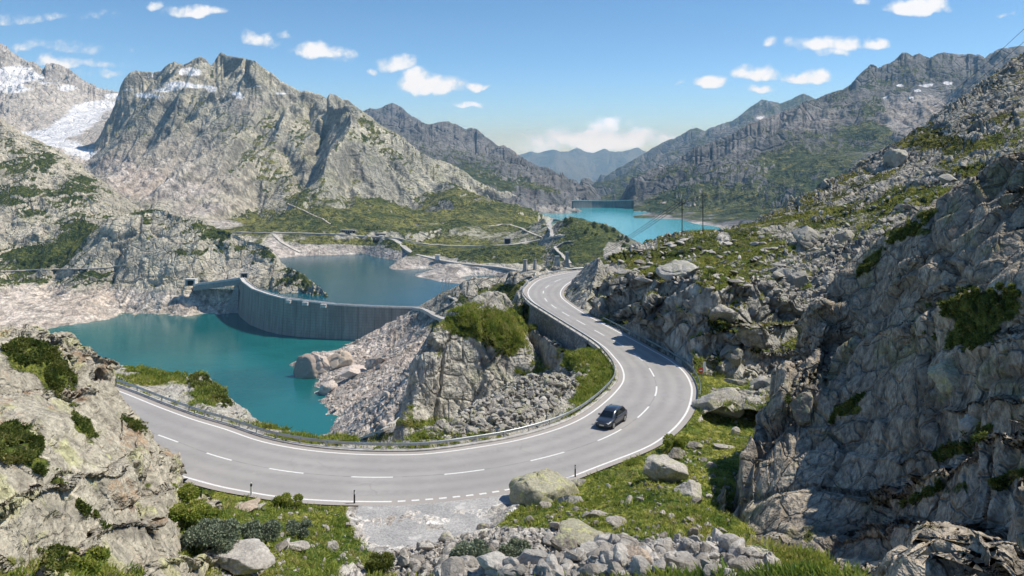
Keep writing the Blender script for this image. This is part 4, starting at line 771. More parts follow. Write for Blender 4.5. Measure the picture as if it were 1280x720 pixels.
terrain('outcrop', 'rock_outcrop', ptsN, -160, 262, 21, 95, 560, 760, MAT_OUTC, [(5, 1.5, (1.6, 1, .8), (0, 35, 10), .3), (2.0, .6, (1.5, 1, .8), (10, 35, 0), .3), (.75, .15, (1.2, 1, 1), (0, 20, 50), .25), (.3, .06, (1, 1, 1), (0, 20, 50), .1)], SKY_N, .08, .6, None, .95, .2, 5,
        grass=[(40, 445, 40, 22, .9), (70, 470, 22, 22, .8), (20, 555, 34, 26, .95), (50, 580, 20, 10, .7), (105, 530, 14, 14, .6), (115, 550, 9, 12, .5), (170, 528, 14, 7, .8), (80, 622, 22, 8, .5), (120, 645, 10, 6, .6), (20, 700, 30, 12, .5), (80, 705, 30, 12, .6), (185, 610, 12, 8, .5)], post=post_n, bed=[((-.45, .15, .88), 4.2, 1.8, .4), ((.75, .1, .6), 5.5, 1.2, 1.4)], sk2=.05, cavs=.6, pil=.08)

# ------------------------------------------------------------------ valley floor and the lakes
valley = MB(); valley.add([(-60000, -3000, -260), (60000, -3000, -260), (60000, 70000, -260), (-60000, 70000, -260)], [(0, 1, 2, 3)])
vf = valley.build('ground', mat_plain('valley_floor', (.06, .08, .05), .9, var=.3, scale=.002)); vf['kind'] = 'structure'
def mat_water(name, deep, shallow, spec=.35, sc=.25, rough=.12, bump=.25):
    m = NT(name); pos = m.n('ShaderNodeNewGeometry').outputs['Position']
    n1 = m.noise(pos, .006, 4, .6); st = m.n('ShaderNodeMapping', {'Vector': pos, 'Scale': (.5, 1.6, 1), 'Rotation': (0, 0, .3)}).outputs[0]
    w = m.n('ShaderNodeMath', {0: m.noise(st, sc, 4, .6), 1: m.noise(st, sc * .12, 3, .5)}, operation='ADD').outputs[0]
    bp = m.n('ShaderNodeBump', {'Height': w, 'Strength': bump, 'Distance': .6}).outputs[0]
    col = m.mix(m.ramp(n1, .38, .62), deep, shallow)
    return m.out(m.n('ShaderNodeBsdfPrincipled', {'Base Color': col, 'Roughness': rough, 'IOR': 1.33, 'Specular IOR Level': spec, 'Normal': bp}).outputs[0])
def lake(poly, z, mat):
    me = bpy.data.meshes.new('lake'); me.from_pydata([(x, y, z) for x, y in poly], [], [tuple(range(len(poly)))]); me.update()
    o = link('lake', me, mat); o['kind'] = 'structure'; return o
DAMC = [(300.0, 348, 1047.0), (303, 353, 1020), (315, 362, 972), (335, 369, 936), (352, 373.5, 919), (370, 376, 909), (395, 379, 901), (420, 382, 895), (445, 383.4, 891), (470, 384.5, 888.5), (495, 385.4, 887.3), (522, 386, 887)]
DAM = np.array([W(*d) for d in DAMC])
lake([(-1100, 560), (-1100, 1180), (-300, 1180)] + [(p[0], p[1]) for p in DAM] + [(-70, 905), (-70, 560)], LOW, mat_water('lower_lake_water', (.008, .105, .108), (.012, .14, .138)))
lake([(p[0], p[1] + .5) for p in DAM] + [(-40, 880), (120, 880), (160, 1250), (-150, 1600), (-700, 1600), (-420, 1060)], MID, mat_water('middle_lake_water', (.005, .07, .10), (.008, .085, .115)))
lake([(40, 1260), (40, 2420), (460, 2420), (1000, 1500), (600, 1100), (330, 1150)], UP, mat_water('upper_lake_water', (.05, .34, .39), (.055, .37, .42)))
# ------------------------------------------------------------------ the road
def ribbon(name, A, B, mat, n=None, dz=0.0, across=1):
    n = n or len(A); a = resample(A, n); b = resample(B, n); a[:, 2] += dz; b[:, 2] += dz
    V = np.stack([a + (b - a) * t for t in np.linspace(0, 1, across + 1)], 1); k = across + 1; i = np.arange(n * k).reshape(n, k)
    f = np.stack([i[:-1, :-1], i[:-1, 1:], i[1:, 1:], i[1:, :-1]], -1).reshape(-1, 4)
    t = np.tile(np.linspace(0, 1, k), n)
    o = link(name, mesh_np(name, V, f, True, {'side': t, 'run': np.repeat(np.linspace(0, 1, n), k)}, mat)); o['kind'] = 'structure'
    if o.data.polygons[0].normal.z < 0: o.data.flip_normals()
    return o
def mat_asphalt():
    m = NT('asphalt'); pos = m.n('ShaderNodeNewGeometry').outputs['Position']; sd = m.attr('side')
    big = m.noise(pos, .12, 5, .6); mid = m.noise(pos, 1.2, 5, .65); fine = m.noise(pos, 22, 3, .7)
    col = m.mix(m.ramp(big, .35, .65), (.335, .322, .308), (.385, .368, .35))
    # wheel tracks worn along each lane, brown dust near the edges
    for c in (.2, .38, .62, .8):
        w = m.math('MULTIPLY', m.ramp(m.math('ABSOLUTE', m.math('SUBTRACT', sd, c)), .08, .01), .65)
        col = m.mix(m.math('MULTIPLY', w, m.ramp(mid, .2, .7)), col, (.275, .264, .255))
    ed = m.math('MULTIPLY', m.ramp(m.math('ABSOLUTE', m.math('SUBTRACT', sd, .5)), .36, .5), m.ramp(mid, .25, .75))
    col = m.mix(m.math('MULTIPLY', ed, .6), col, (.42, .35, .29))
    cr = m.n('ShaderNodeTexVoronoi', {'Vector': m.vmath('ADD', pos, m.n('ShaderNodeTexNoise', {'Vector': pos, 'Scale': .6}).outputs['Color']), 'Scale': .16}, feature='DISTANCE_TO_EDGE').outputs['Distance']
    col = m.mix(m.math('MULTIPLY', m.math('MULTIPLY', m.ramp(cr, .012, .003), m.ramp(big, .5, .62)), .22), col, (.16, .155, .15))
    seam = m.math('MULTIPLY', m.ramp(m.math('ABSOLUTE', m.math('SUBTRACT', sd, .497)), .006, .002), .55)
    col = m.mix(m.math('MULTIPLY', seam, m.ramp(mid, .3, .6)), col, (.12, .12, .12))
    pt = m.n('ShaderNodeTexVoronoi', {'Vector': pos, 'Scale': .11}); ptc = m.n('ShaderNodeSeparateColor', {0: pt.outputs['Color']}).outputs[0]
    col = m.mix(m.math('MULTIPLY', m.ramp(ptc, .75, .8), .0), col, (.2, .2, .2))
    col = m.mix(1.0, col, m.mix(m.ramp(fine, .3, .7), (.84, .84, .84), (1.14, 1.14, 1.14)), 'MULTIPLY')
    bp = m.n('ShaderNodeBump', {'Height': fine, 'Strength': .25, 'Distance': .01}).outputs[0]
    return m.out(m.n('ShaderNodeBsdfPrincipled', {'Base Color': col, 'Roughness': .88, 'Specular IOR Level': .25, 'Normal': bp}).outputs[0])
M_ASPH = mat_asphalt()
def mat_paint(name, c, wear=.35):
    m = NT(name); pos = m.n('ShaderNodeNewGeometry').outputs['Position']; w = m.ramp(m.noise(pos, 5, 5, .7), .35, .75)
    return m.out(m.n('ShaderNodeBsdfPrincipled', {'Base Color': m.mix(m.math('MULTIPLY', w, wear), c, (.34, .33, .32)), 'Roughness': .7}).outputs[0])
M_PAINT = mat_paint('road_paint', (.80, .79, .76))
MID_ = resample(CEN, 300); NR = 300
inn = resample(INK, NR); outk = resample(OUTK, NR)
# the two lanes meet on the centre line so that wheel tracks follow it
va = np.stack([inn + (MID_ - inn) * t for t in np.linspace(0, 1, 7)] + [MID_ + (outk - MID_) * t for t in np.linspace(0, 1, 7)[1:]], 1)
kk = va.shape[1]; ii = np.arange(NR * kk).reshape(NR, kk)
me = mesh_np('road', va, np.stack([ii[:-1, :-1], ii[1:, :-1], ii[1:, 1:], ii[:-1, 1:]], -1).reshape(-1, 4), True, {'side': np.tile(np.linspace(0, 1, kk), NR)}, M_ASPH)
road = link('road', me); road['kind'] = 'structure'
if me.polygons[50].normal.z < 0: me.flip_normals()
# asphalt shoulder by the lay-by lies a touch lower
def near(C, pix):
    w = np.array(WZ(*pix, 0.0)); return arc(C)[np.linalg.norm(C[:, :2] - w[:2], axis=1).argmin()]
Z1 = .006
marks = MB()
def stripe(C, w):
    a, b = offset(C, w / 2), offset(C, -w / 2); n = len(C)
    marks.add([(x, y, Z1) for x, y, _ in a] + [(x, y, Z1) for x, y, _ in b], [(i, n + i, n + i + 1, i + 1) for i in range(n - 1)])
FIN, FOUT, FCEN = (resample(C, 2400) for C in (IN, OUT, CEN))
stripe(resample(IN, 500), .22)
sA, sB = near(FOUT, (489.5, 627)), near(FOUT, (655, 608.5))
stripe(cut(FOUT, 0, sA, 160), .24); stripe(cut(FOUT, sB, arc(FOUT)[-1], 320), .24)
k = 10; per = (sB - sA) / k
for i in range(k): stripe(cut(FOUT, sA + per * (i + .42), sA + per * (i + .98), 6), .26)
for a, ln in [((210, 548), 3.6), ((273, 571), 3.6), ((357, 589), 3.6), ((465, 596.8), 3.7), ((580.5, 590.5), 3.7), ((685.7, 570.7), 4.0), ((763.4, 544), 4.4), ((805, 515), 4.4), ((820.7, 489), 4.2), ((815, 465.4), 4.2), ((798, 446), 4.2), ((773, 429), 4.2), ((749, 416), 4.2), ((726, 403), 4.2), ((707, 392.5), 4.2), ((692, 383), 4.0), ((682, 374.6), 4.0), ((679, 365), 3.5), ((683.7, 358.5), 4), ((697, 350.5), 4.4), ((130, 520), 4), ((60, 492), 4)]:
    s = near(FCEN, a); stripe(cut(FCEN, max(0, s - ln / 2), s + ln / 2, 8), .2)
mk = marks.build('road_marking', M_PAINT); mk['kind'] = 'structure'
if mk.data.polygons[0].normal.z < 0: mk.data.flip_normals()
# gravel lay-by
def mat_gravel():
    m = NT('gravel'); pos = m.n('ShaderNodeNewGeometry').outputs['Position']
    a = m.noise(pos, .4, 5, .65); b = m.noise(pos, 9, 4, .7); v = m.n('ShaderNodeTexVoronoi', {'Vector': pos, 'Scale': 11.0}).outputs['Color']
    g = m.n('ShaderNodeSeparateColor', {0: v}).outputs[0]
    col = m.mix(m.ramp(a, .35, .65), (.36, .355, .35), (.50, .485, .465)); col = m.mix(1.0, col, m.mix(g, (.7, .7, .7), (1.25, 1.25, 1.25)), 'MULTIPLY')
    col = m.mix(m.math('MULTIPLY', m.ramp(m.noise(m.vmath('ADD', pos, (9., 4., 1.)), .55, 4, .6), .6, .68), .85), col, (.66, .64, .61))
    col = m.mix(m.ramp(b, .3, .8), col, m.mix(.5, col, (.25, .24, .23)))
    bp = m.n('ShaderNodeBump', {'Height': g, 'Strength': .5, 'Distance': .05}).outputs[0]
    return m.out(m.n('ShaderNodeBsdfPrincipled', {'Base Color': col, 'Roughness': .95, 'Specular IOR Level': .1, 'Normal': bp}).outputs[0])
def layby():
    oc = resample(OUTK, 400); a = near(oc, (452, 627)); b = near(oc, (640, 611)); top = cut(oc, a, b, 60)
    bot = [WZ(x, y, 0)[:2] for x, y in [(436, 668), (452, 682), (476, 692), (505, 690), (540, 680), (572, 670), (600, 660), (622, 650), (640, 640), (648, 626)]]
    bot = resample(np.array([(*p, 0) for p in bot]), 60)
    j = noise(bot * 1.3, 'fbm', 4) - .5; bot[:, 1] += j * 2.2; bot[:, 2] = -.02; top[:, 2] = -.004
    V = np.stack([top + (bot - top) * t for t in np.linspace(0, 1, 14)], 1); V[..., 2] += (noise(V * .8, 'fbm', 3) - .5) * .10 * np.linspace(0, 1, 14)
    i = np.arange(60 * 14).reshape(60, 14)
    me = mesh_np('layby', V, np.stack([i[:-1, :-1], i[:-1, 1:], i[1:, 1:], i[1:, :-1]], -1).reshape(-1, 4), True, None, mat_gravel())
    if me.polygons[5].normal.z < 0: me.flip_normals()
    o = link('gravel_layby', me); o['kind'] = 'structure'
layby()

# kerb and guard rail along the drop, retaining wall below
M_CONC = mat_plain('concrete', (.46, .44, .41), .85, var=.22, scale=1.5, bump=.3)
M_CONCD = mat_plain('weathered_concrete', (.30, .295, .28), .9, var=.3, scale=.6, bump=.3)
M_STEEL = mat_plain('galvanised_steel', (.42, .45, .45), .42, .75, var=.15, scale=.8)
M_RAILG = mat_plain('weathered_rail_steel', (.22, .27, .26), .45, .6, var=.2, scale=.7)
kc = resample(offset(IN, 1.0), 420)
kb = MB().sweep(kc, [(-.22, -.4), (-.22, .10), (-.18, .14), (.22, .14), (.22, -.4)]).build('kerb', M_CONC); kb['kind'] = 'structure'
def guard_rail(C, label, step, mat, closed=None, group=None):
    C = C.copy(); s = arc(C); t = thing('guardrail', label, 'guardrail', tuple(C[len(C) // 2])); t['group'] = 'guardrails along the road'
    o = Vector(C[len(C) // 2]); loc = C - np.array(o)
    r = MB(); prof = [(.0, .46), (.05, .50), (.05, .55), (.0, .60), (.05, .65), (.05, .71), (.0, .75), (-.03, .75), (-.03, .46)]
    r.sweep(loc, [(-a, h) for a, h in prof]); r.build('rail', mat, t, True)
    n = int(s[-1] // step); proto = None
    for i in range(min(n, 99)):
        p = cut(loc, (i + .5) * step, (i + .5) * step, 1)[0]; d = cut(loc, (i + .5) * step + .3, (i + .5) * step + .3, 1)[0] - p
        if proto is None:
            proto = MB().box((0, 0, .2), (.12, .06, 1.05)).box((0, -.06, .6), (.16, .08, .2)).build('post', mat, t); q = proto
        else:
            q = proto.copy(); COL.objects.link(q); q.parent = t
        q.location = Vector(p); q.rotation_euler = (0, 0, math.atan2(d[1], d[0]))
    return t
e = near(FIN, (655, 362))
gk = offset(FIN, 1.15)
guard_rail(cut(gk, 2, arc(gk)[-1] - 1, 420), 'long steel guardrail following the lake side of the road round the bend', 3.0, M_STEEL)
go = offset(FOUT, -1.0)
guard_rail(cut(go, near(FOUT, (868, 493)), near(FOUT, (740, 398)), 140), 'steel guardrail under the cliff on the outside of the bend', 3.0, M_RAILG)
def retaining():
    a, b = near(FIN, (752, 432)), near(FIN, (668, 384)); C = cut(offset(FIN, 1.28), a, b, 120)
    t = np.linspace(0, 1, 120); low = np.interp(t, [0, .15, .5, .85, 1], [-2, -4.5, -9, -12.5, -12])
    rows = 26; V = np.zeros((120, rows, 3)); off = offset(C, 1.0) - C
    for k in range(rows):
        f = k / (rows - 1); V[:, k] = C + off * (f * .9); V[:, k, 2] = -.05 + low * f
    i = np.arange(120 * rows).reshape(120, rows)
    m = NT('retaining_masonry'); pos = m.n('ShaderNodeNewGeometry').outputs['Position']
    mp = m.n('ShaderNodeMapping', {'Vector': pos, 'Scale': (1, 1, 1.6)}).outputs[0]
    v = m.n('ShaderNodeTexVoronoi', {'Vector': mp, 'Scale': 1.3, 'Randomness': .8}); e_ = m.n('ShaderNodeTexVoronoi', {'Vector': mp, 'Scale': 1.3, 'Randomness': .8}, feature='DISTANCE_TO_EDGE').outputs['Distance']
    g = m.n('ShaderNodeSeparateColor', {0: v.outputs['Color']}).outputs[0]
    col = m.mix(g, (.20, .19, .175), (.37, .35, .32)); col = m.mix(m.ramp(e_, .07, .01), col, (.12, .115, .11))
    col = m.mix(m.math('MULTIPLY', m.ramp(m.noise(pos, .4, 5), .5, .7), .5), col, (.10, .10, .09))
    bp = m.n('ShaderNodeBump', {'Height': m.ramp(e_, 0, .08), 'Strength': .8, 'Distance': .15}).outputs[0]
    mt = m.out(m.n('ShaderNodeBsdfPrincipled', {'Base Color': col, 'Roughness': .9, 'Normal': bp}).outputs[0])
    o = link('retaining_wall', mesh_np('retaining_wall', V, np.stack([i[:-1, :-1], i[1:, :-1], i[1:, 1:], i[:-1, 1:]], -1).reshape(-1, 4), True, None, mt))
    tag(o, 'stone retaining wall holding up the road above the shaded gully', 'retaining wall')
retaining()

# ------------------------------------------------------------------ dams
def mat_dam(name, c):
    m = NT(name); pos = m.n('ShaderNodeNewGeometry').outputs['Position']; run = m.attr('run')
    st = m.n('ShaderNodeMapping', {'Vector': pos, 'Scale': (1, 1, .06)}).outputs[0]
    s1 = m.noise(st, .25, 5, .65); s2 = m.noise(pos, .05, 4, .6); lift = m.n('ShaderNodeSeparateXYZ', {0: pos}).outputs[2]
    col = m.mix(m.ramp(s1, .35, .65), tuple(v * .8 for v in c), tuple(v * 1.15 for v in c)); col = m.mix(m.math('MULTIPLY', m.ramp(s2, .45, .7), .4), col, tuple(v * .6 for v in c))
    jn = m.math('ABSOLUTE', m.math('SUBTRACT', m.math('FRACT', run), .5)); col = m.mix(m.math('MULTIPLY', m.ramp(jn, .035, .012), .5), col, (.08, .078, .07))
    hl = m.math('ABSOLUTE', m.math('SUBTRACT', m.math('FRACT', m.math('MULTIPLY', lift, .33)), .5)); col = m.mix(m.math('MULTIPLY', m.ramp(hl, .07, .02), .4), col, (.08, .08, .08))
    col = m.mix(m.math('MULTIPLY', m.ramp(m.noise(st, .6, 4, .7), .62, .72), .6), col, (.06, .06, .06))
    return m.out(m.n('ShaderNodeBsdfPrincipled', {'Base Color': col, 'Roughness': .9, 'Specular IOR Level': .2}).outputs[0])
def dam(name, label, C, zbot, bat, thick, mat, mcrest, joints, gates):
    base = Vector((C[len(C) // 2][0], C[len(C) // 2][1], zbot)); D = resample(np.array(C) - np.array(base), 160)
    t = thing(name, label, 'dam', base); n = len(D); rows = 12
    V = []; nrm = offset(D, -1.0) - D                                # towards the lower lake
    for k in range(rows):
        f = k / (rows - 1); p = D + nrm * (bat * f * f); p = p.copy(); p[:, 2] = D[:, 2] * (1 - f) + (-6) * f; V.append(p)
    back = offset(D, thick); lo = back.copy(); lo[:, 2] = -6; V = [lo, back] + [D] + V[1:]
    V = np.stack(V, 1); kk = V.shape[1]; i = np.arange(n * kk).reshape(n, kk)
    run = np.repeat(arc(D) / arc(D)[-1] * joints, kk)
    link('wall', mesh_np('dam_wall', V, np.stack([i[:-1, :-1], i[:-1, 1:], i[1:, 1:], i[1:, :-1]], -1).reshape(-1, 4), False, {'run': run}, mat), None, t)
    MB().sweep(offset(D, thick * .5), [(-thick * .5 - .5, .02), (-thick * .5 - .5, .5), (thick * .5 + .5, .5), (thick * .5 + .5, .02)]).build('crest_road', mcrest, t)
    MB().sweep(offset(D, -.3), [(-.3, .5), (-.3, 1.6), (.2, 1.6), (.2, .5)]).build('parapet', mcrest, t)
    MB().sweep(offset(D, thick + .2), [(-.2, .5), (-.2, 1.5), (.2, 1.5), (.2, .5)]).build('parapet', mcrest, t)
    for a in gates:
        p = cut(D, a * arc(D)[-1], a * arc(D)[-1], 1)[0]; q = cut(D, a * arc(D)[-1] + .5, a * arc(D)[-1] + .5, 1)[0] - p; rz = math.atan2(q[1], q[0])
        nn = Vector((math.sin(rz), -math.cos(rz), 0)); c = Vector(p) + nn * 1.6 + Vector((0, 0, -1.2))
        g = MB(); g.box(c + Vector((0, 0, -.2)), (6.6, 3.4, 3.6), rz).box(c + nn * 1.9 + Vector((0, 0, .9)), (7.2, .5, 1.2), rz)
        for sgn in (-1, 1): g.box(c + Vector((math.cos(rz), math.sin(rz), 0)) * 3 * sgn + nn * 1.9 + Vector((0, 0, -.6)), (.7, .5, 3.2), rz)
        g.build('spillway_block', mcrest, t)
    return t
M_DAM = mat_dam('dam_concrete', (.30, .285, .255)); M_CREST = mat_plain('crest_concrete', (.60, .58, .55), .85, var=.15, scale=.3)
dam('arch_dam', 'curved grey concrete arch dam between the two near lakes', DAM, LOW, 3.5, 5.5, M_DAM, M_CREST, 17, (.53, .60, .67))
UD = np.array([W(x, y, Y) for x, y, Y in [(716, 251, 2320), (725, 250.9, 2330), (740, 251.3, 2350), (755, 251.5, 2355), (770, 251.3, 2345), (783, 250.7, 2320), (790, 250.4, 2295)]])
dam('distant_dam', 'pale distant dam closing the far end of the turquoise lake', UD, UP, 4, 6, mat_dam('upper_dam_concrete', (.16, .165, .165)), M_CREST, 12, ())
# ------------------------------------------------------------------ roads on the far slopes, draped on the ground they cross
M_FARROAD = mat_plain('pale_road', (.44, .42, .385), .9, var=.12, scale=.05)
M_TRACK = mat_plain('gravel_track', (.50, .465, .41), .95, var=.2, scale=.1)
def drape(patches, pix, w, mat, name='road', lift=.7, n=120, wall=0.0):
    P = np.array(pix, float); s = np.r_[0, np.cumsum(np.linalg.norm(np.diff(P, axis=0), axis=1))]; u = np.linspace(0, s[-1], n)
    pts = []
    for a, b in zip(np.interp(u, s, P[:, 0]), np.interp(u, s, P[:, 1])):
        hs = [h for h in (p.hit(a, b) for p in patches if p.px[0] <= a <= p.px[-1]) if h]
        if hs: pts.append(min(hs, key=lambda h: h.y))
    C = np.array(pts)
    for _ in range(8):
        C[1:-1] = (C[:-2] + 2 * C[1:-1] + C[2:]) / 4
    C = resample(C, n); C[:, 2] += lift
    a, b = offset(C, w / 2), offset(C, -w / 2)
    V = np.stack([np.c_[a[:, :2], a[:, 2] - (3 if name == 'road' else 1.2)], a, b, np.c_[b[:, :2], b[:, 2] - (3 if name == 'road' else 1.2)]], 1); i = np.arange(n * 4).reshape(n, 4)
    o = link(name, mesh_np(name, V, np.stack([i[:-1, :-1], i[:-1, 1:], i[1:, 1:], i[1:, :-1]], -1).reshape(-1, 4), False, None, mat)); o['kind'] = 'structure'
    return C
R1 = drape([PAT['main']], [(284, 291), (330, 291), (380, 292), (430, 294), (470, 297), (490, 298.5), (498, 302), (505, 310), (516, 317), (536, 322), (560, 327), (590, 331.5), (620, 334), (648, 338)], 9, M_FARROAD)
R2 = drape([PAT['main']], [(475, 295.5), (500, 299), (530, 305.5), (560, 307.5), (600, 308), (640, 306), (665, 302), (684, 299)], 8, M_FARROAD)
drape([PAT['main'], PAT['woodhill']], [(684, 299), (692, 296), (690, 288), (685, 281), (688, 276.5), (698, 275)], 9, M_FARROAD)
drape([PAT['main'], PAT['woodhill']], [(684, 299), (700, 294.5), (706, 295)], 9, M_FARROAD)
drape([PAT['main']], [(610, 283), (635, 281), (650, 285), (665, 292), (680, 298)], 5, M_TRACK, 'track')
drape([PAT['main'], PAT['woodhill']], [(720, 302), (706, 303), (694, 311), (704, 320), (712, 330)], 6, M_TRACK, 'track')
drape([PAT['main']], [(342, 293), (352, 303), (366, 311), (376, 316)], 7, M_TRACK, 'track')
drape([PAT['main']], [(360, 255), (385, 266), (405, 275), (414, 281)], 3, M_TRACK, 'track', .2)
drape([PAT['leftside']], [(0, 340), (40, 338), (90, 337), (130, 336), (160, 332)], 3.5, M_TRACK, 'track', .8)
drape([PAT['shore']], [(520, 386), (530, 388), (541, 393), (556, 400), (574, 405), (586, 402)], 8, M_FARROAD, 'road', .8, 60)
drape([PAT['shore']], [(562, 372), (571, 376), (560, 384), (548, 389)], 5, M_TRACK, 'track', .5, 40)
drape([PAT['shore']], [(426, 552), (436, 550), (452, 548), (466, 545), (482, 540), (500, 528), (510, 515)], 4, M_TRACK, 'track', .6, 50)
drape([PAT['slope']], [(706, 338), (722, 337), (734, 335.5)], 3, M_TRACK, 'track', .2, 20)

# bridge and portals at the left end of the dam
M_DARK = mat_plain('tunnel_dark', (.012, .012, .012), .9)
def portal(name, label, cat, c, rz, w, h, depth, mat=None):
    t = thing(name, label, cat, c, rz); mat = mat or M_CREST; th = w * .16
    f = MB().box((-w / 2 - th / 2, 0, h / 2), (th, depth, h)).box((w / 2 + th / 2, 0, h / 2), (th, depth, h)).box((0, 0, h + th / 2), (w + 2.4 * th, depth + .4, th))
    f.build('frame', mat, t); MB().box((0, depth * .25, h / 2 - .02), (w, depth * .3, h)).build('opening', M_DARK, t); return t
dz = Vector(DAM[0])
pp = Vector(W(243, 357, 1058)); dd_ = Vector(DAM[0]) - pp
bt = thing('bridge', 'pale concrete bridge from the tunnel mouth to the end of the dam', 'bridge', pp)
bt_path = [Vector((0, 0, 1.2)), dd_ * .5 + Vector((0, 0, .4)), dd_ + Vector((2, 0, 0))]
MB().sweep(bt_path, [(-3.6, -1.2), (-3.6, 0), (3.6, 0), (3.6, -1.2)]).build('deck', M_CREST, bt)
for sd in (-3.4, 3.4): MB().sweep(bt_path, [(sd - .25, 0), (sd - .25, 1.5), (sd + .25, 1.5), (sd + .25, 0)]).build('parapet', M_CREST, bt)
MB().sweep([p + Vector((0, -3.2, -6)) for p in bt_path], [(-.8, -1.5), (-.8, 5.2), (.8, 5.2), (.8, -1.5)]).build('side_wall', M_CONCD, bt)
portal('tunnel_portal', 'square concrete tunnel mouth in the cliff left of the dam', 'tunnel portal', pp + Vector((-4, 0, -.5)), -.15, 11, 8, 8)
portal('tunnel_portal', 'small dark tunnel mouth above the left end of the dam', 'tunnel portal', Vector(W(306, 347.5, 1056)), .1, 7, 6, 10, M_CONCD)
# abutment wedge in front of the left end
ab = MB(); a0, a1 = Vector(DAM[0]) + Vector((-1, -3, 0)), Vector(W(270, 378, 1046))
ab.add([a0, a0 + Vector((0, 6, 0)), (a0.x, a0.y + 6, LOW - 4), (a0.x, a0.y, LOW - 4), (a0.x - 22, a0.y + 2, LOW - 4), (a0.x - 22, a0.y + 7, LOW - 4)], [(0, 3, 4), (1, 5, 2), (0, 4, 5, 1), (0, 1, 2, 3), (3, 2, 5, 4)])
tag(ab.build('abutment_wall', M_CONCD), 'sloping concrete wedge propping the left end of the dam', 'buttress')
# rock tunnel and avalanche galleries on the far road
def gallery(c, rz, w, h, label):
    t = thing('avalanche_gallery', label, 'gallery', c, rz)
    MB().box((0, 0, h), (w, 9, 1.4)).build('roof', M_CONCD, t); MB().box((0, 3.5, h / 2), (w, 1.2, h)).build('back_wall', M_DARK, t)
    for k in range(6): MB().box((-w / 2 + w * (k + .5) / 6, -4, h / 2), (1.2, 1.2, h)).build('pillar', M_CONCD, t)
h = PAT['main'].hit(434, 292); gallery(h + Vector((0, 0, -.5)), -.25, 26, 6, 'dark roadside gallery left of the fork above the middle lake')
h = PAT['main'].hit(476, 296.5); gallery(h + Vector((0, 0, -.5)), -.3, 20, 5, 'short gallery at the fork of the two far roads')
h = PAT['main'].hit(634, 305); portal('tunnel_portal', 'dark tunnel hole in the rock beside the upper far road', 'tunnel portal', h, 0, 8, 8, 6, M_CONCD)
h = PAT['main'].hit(547, 326)
t = thing('intake_tower', 'dark intake tower with a pale cap standing on the far shore of the middle lake', 'tower', (h.x, h.y - 4, MID - 4))
hh = h.z - MID + 6
MB().box((0, 0, hh / 2), (11, 10, hh), 0, .7).build('shaft', M_CONCD, t); MB().box((1, 0, hh + 3.5), (7, 7, 7)).box((1, 0, hh + 7.4), (8, 8, .8)).build('cap', M_CREST, t)

# ------------------------------------------------------------------ poles, wires, masts
M_WOOD = mat_plain('creosoted_wood', (.05, .045, .04), .8, var=.3, scale=2)
M_WIRE = mat_plain('wire', (.05, .05, .055), .5, .6)
def pole(px, py, py1, Y, label):
    h = PAT['slope'].hit(px, py) or Vector(W(px, py, Y)); ht = (py - py1) / F * h.y
    t = thing('utility_pole', label, 'utility pole', h); t['group'] = 'utility poles on the crest'
    MB().tube([(0, 0, -1), (0, 0, ht)], .14, 8, .10).build('post', M_WOOD, t)
    MB().box((0, 0, ht - 1.2), (2.6, .14, .16)).build('crossarm', M_WOOD, t)
    for k in (-1.15, 0, 1.15): MB().tube([(k, 0, ht - 1.1), (k, 0, ht - .75)], .07, 6).build('insulator', M_STEEL, t)
    return [h + Vector((k, 0, ht - .75)) for k in (-1.15, 0, 1.15)]
p1 = pole(855.5, 292, 249, 230, 'left one of two dark wooden poles on the rocky crest by the turquoise lake')
p2 = pole(878, 291, 241, 232, 'taller right one of two dark wooden poles on the rocky crest')
def wire(a, b, sag, label, r=.03):
    a, b = Vector(a), Vector(b); pts = [a + (b - a) * t - Vector((0, 0, sag * 4 * t * (1 - t))) for t in np.linspace(0, 1, 30)]
    o = pts[0].copy(); ob = MB().tube([p - o for p in pts], r, 4).build('power_line', M_WIRE); ob.location = o; tag(ob, label, 'cable', 'power lines')
for a, b in zip(p1, p2): wire(a, b, .5, 'thin wire strung between the two poles on the crest', .035)
for k, a in enumerate(p1): wire(a, Vector(W(688 - k * 4, 322 + k * 4, 1040)), 12, 'thin wire sagging away over the turquoise lake from the poles', .09)
for k, a in enumerate(p2): wire(a, Vector(W(1010 + k * 6, 262 - k * 4, 262)), 1.5, 'thin wire from the right pole to the slope on the right', .03)
for k in range(3): wire(W(1310, 8 + k * 18, 150), W(1120, 150 + k * 5, 620), 6, 'thin overhead wire crossing the sky at the upper right', .06)
for k, (x, y0, y1) in enumerate([(553, 368, 350), (557.5, 367, 348.5), (561.5, 366, 350)]):
    h = PAT['shore'].hit(x, y0); ht = (y0 - y1) / F * h.y
    t = thing('lattice_mast', ['left', 'middle', 'right'][k] + ' one of three thin grey masts beside the right end of the dam', 'mast', h); t['group'] = 'masts by the dam'
    m = MB()
    for a, b in ((-.8, -.8), (.8, -.8), (.8, .8), (-.8, .8)): m.tube([(a, b, -1), (a * .3, b * .3, ht)], .16, 4)
    m.build('lattice', M_STEEL, t); MB().box((0, 0, ht * .92), (3.6, .3, .3)).build('crossarm', M_STEEL, t)
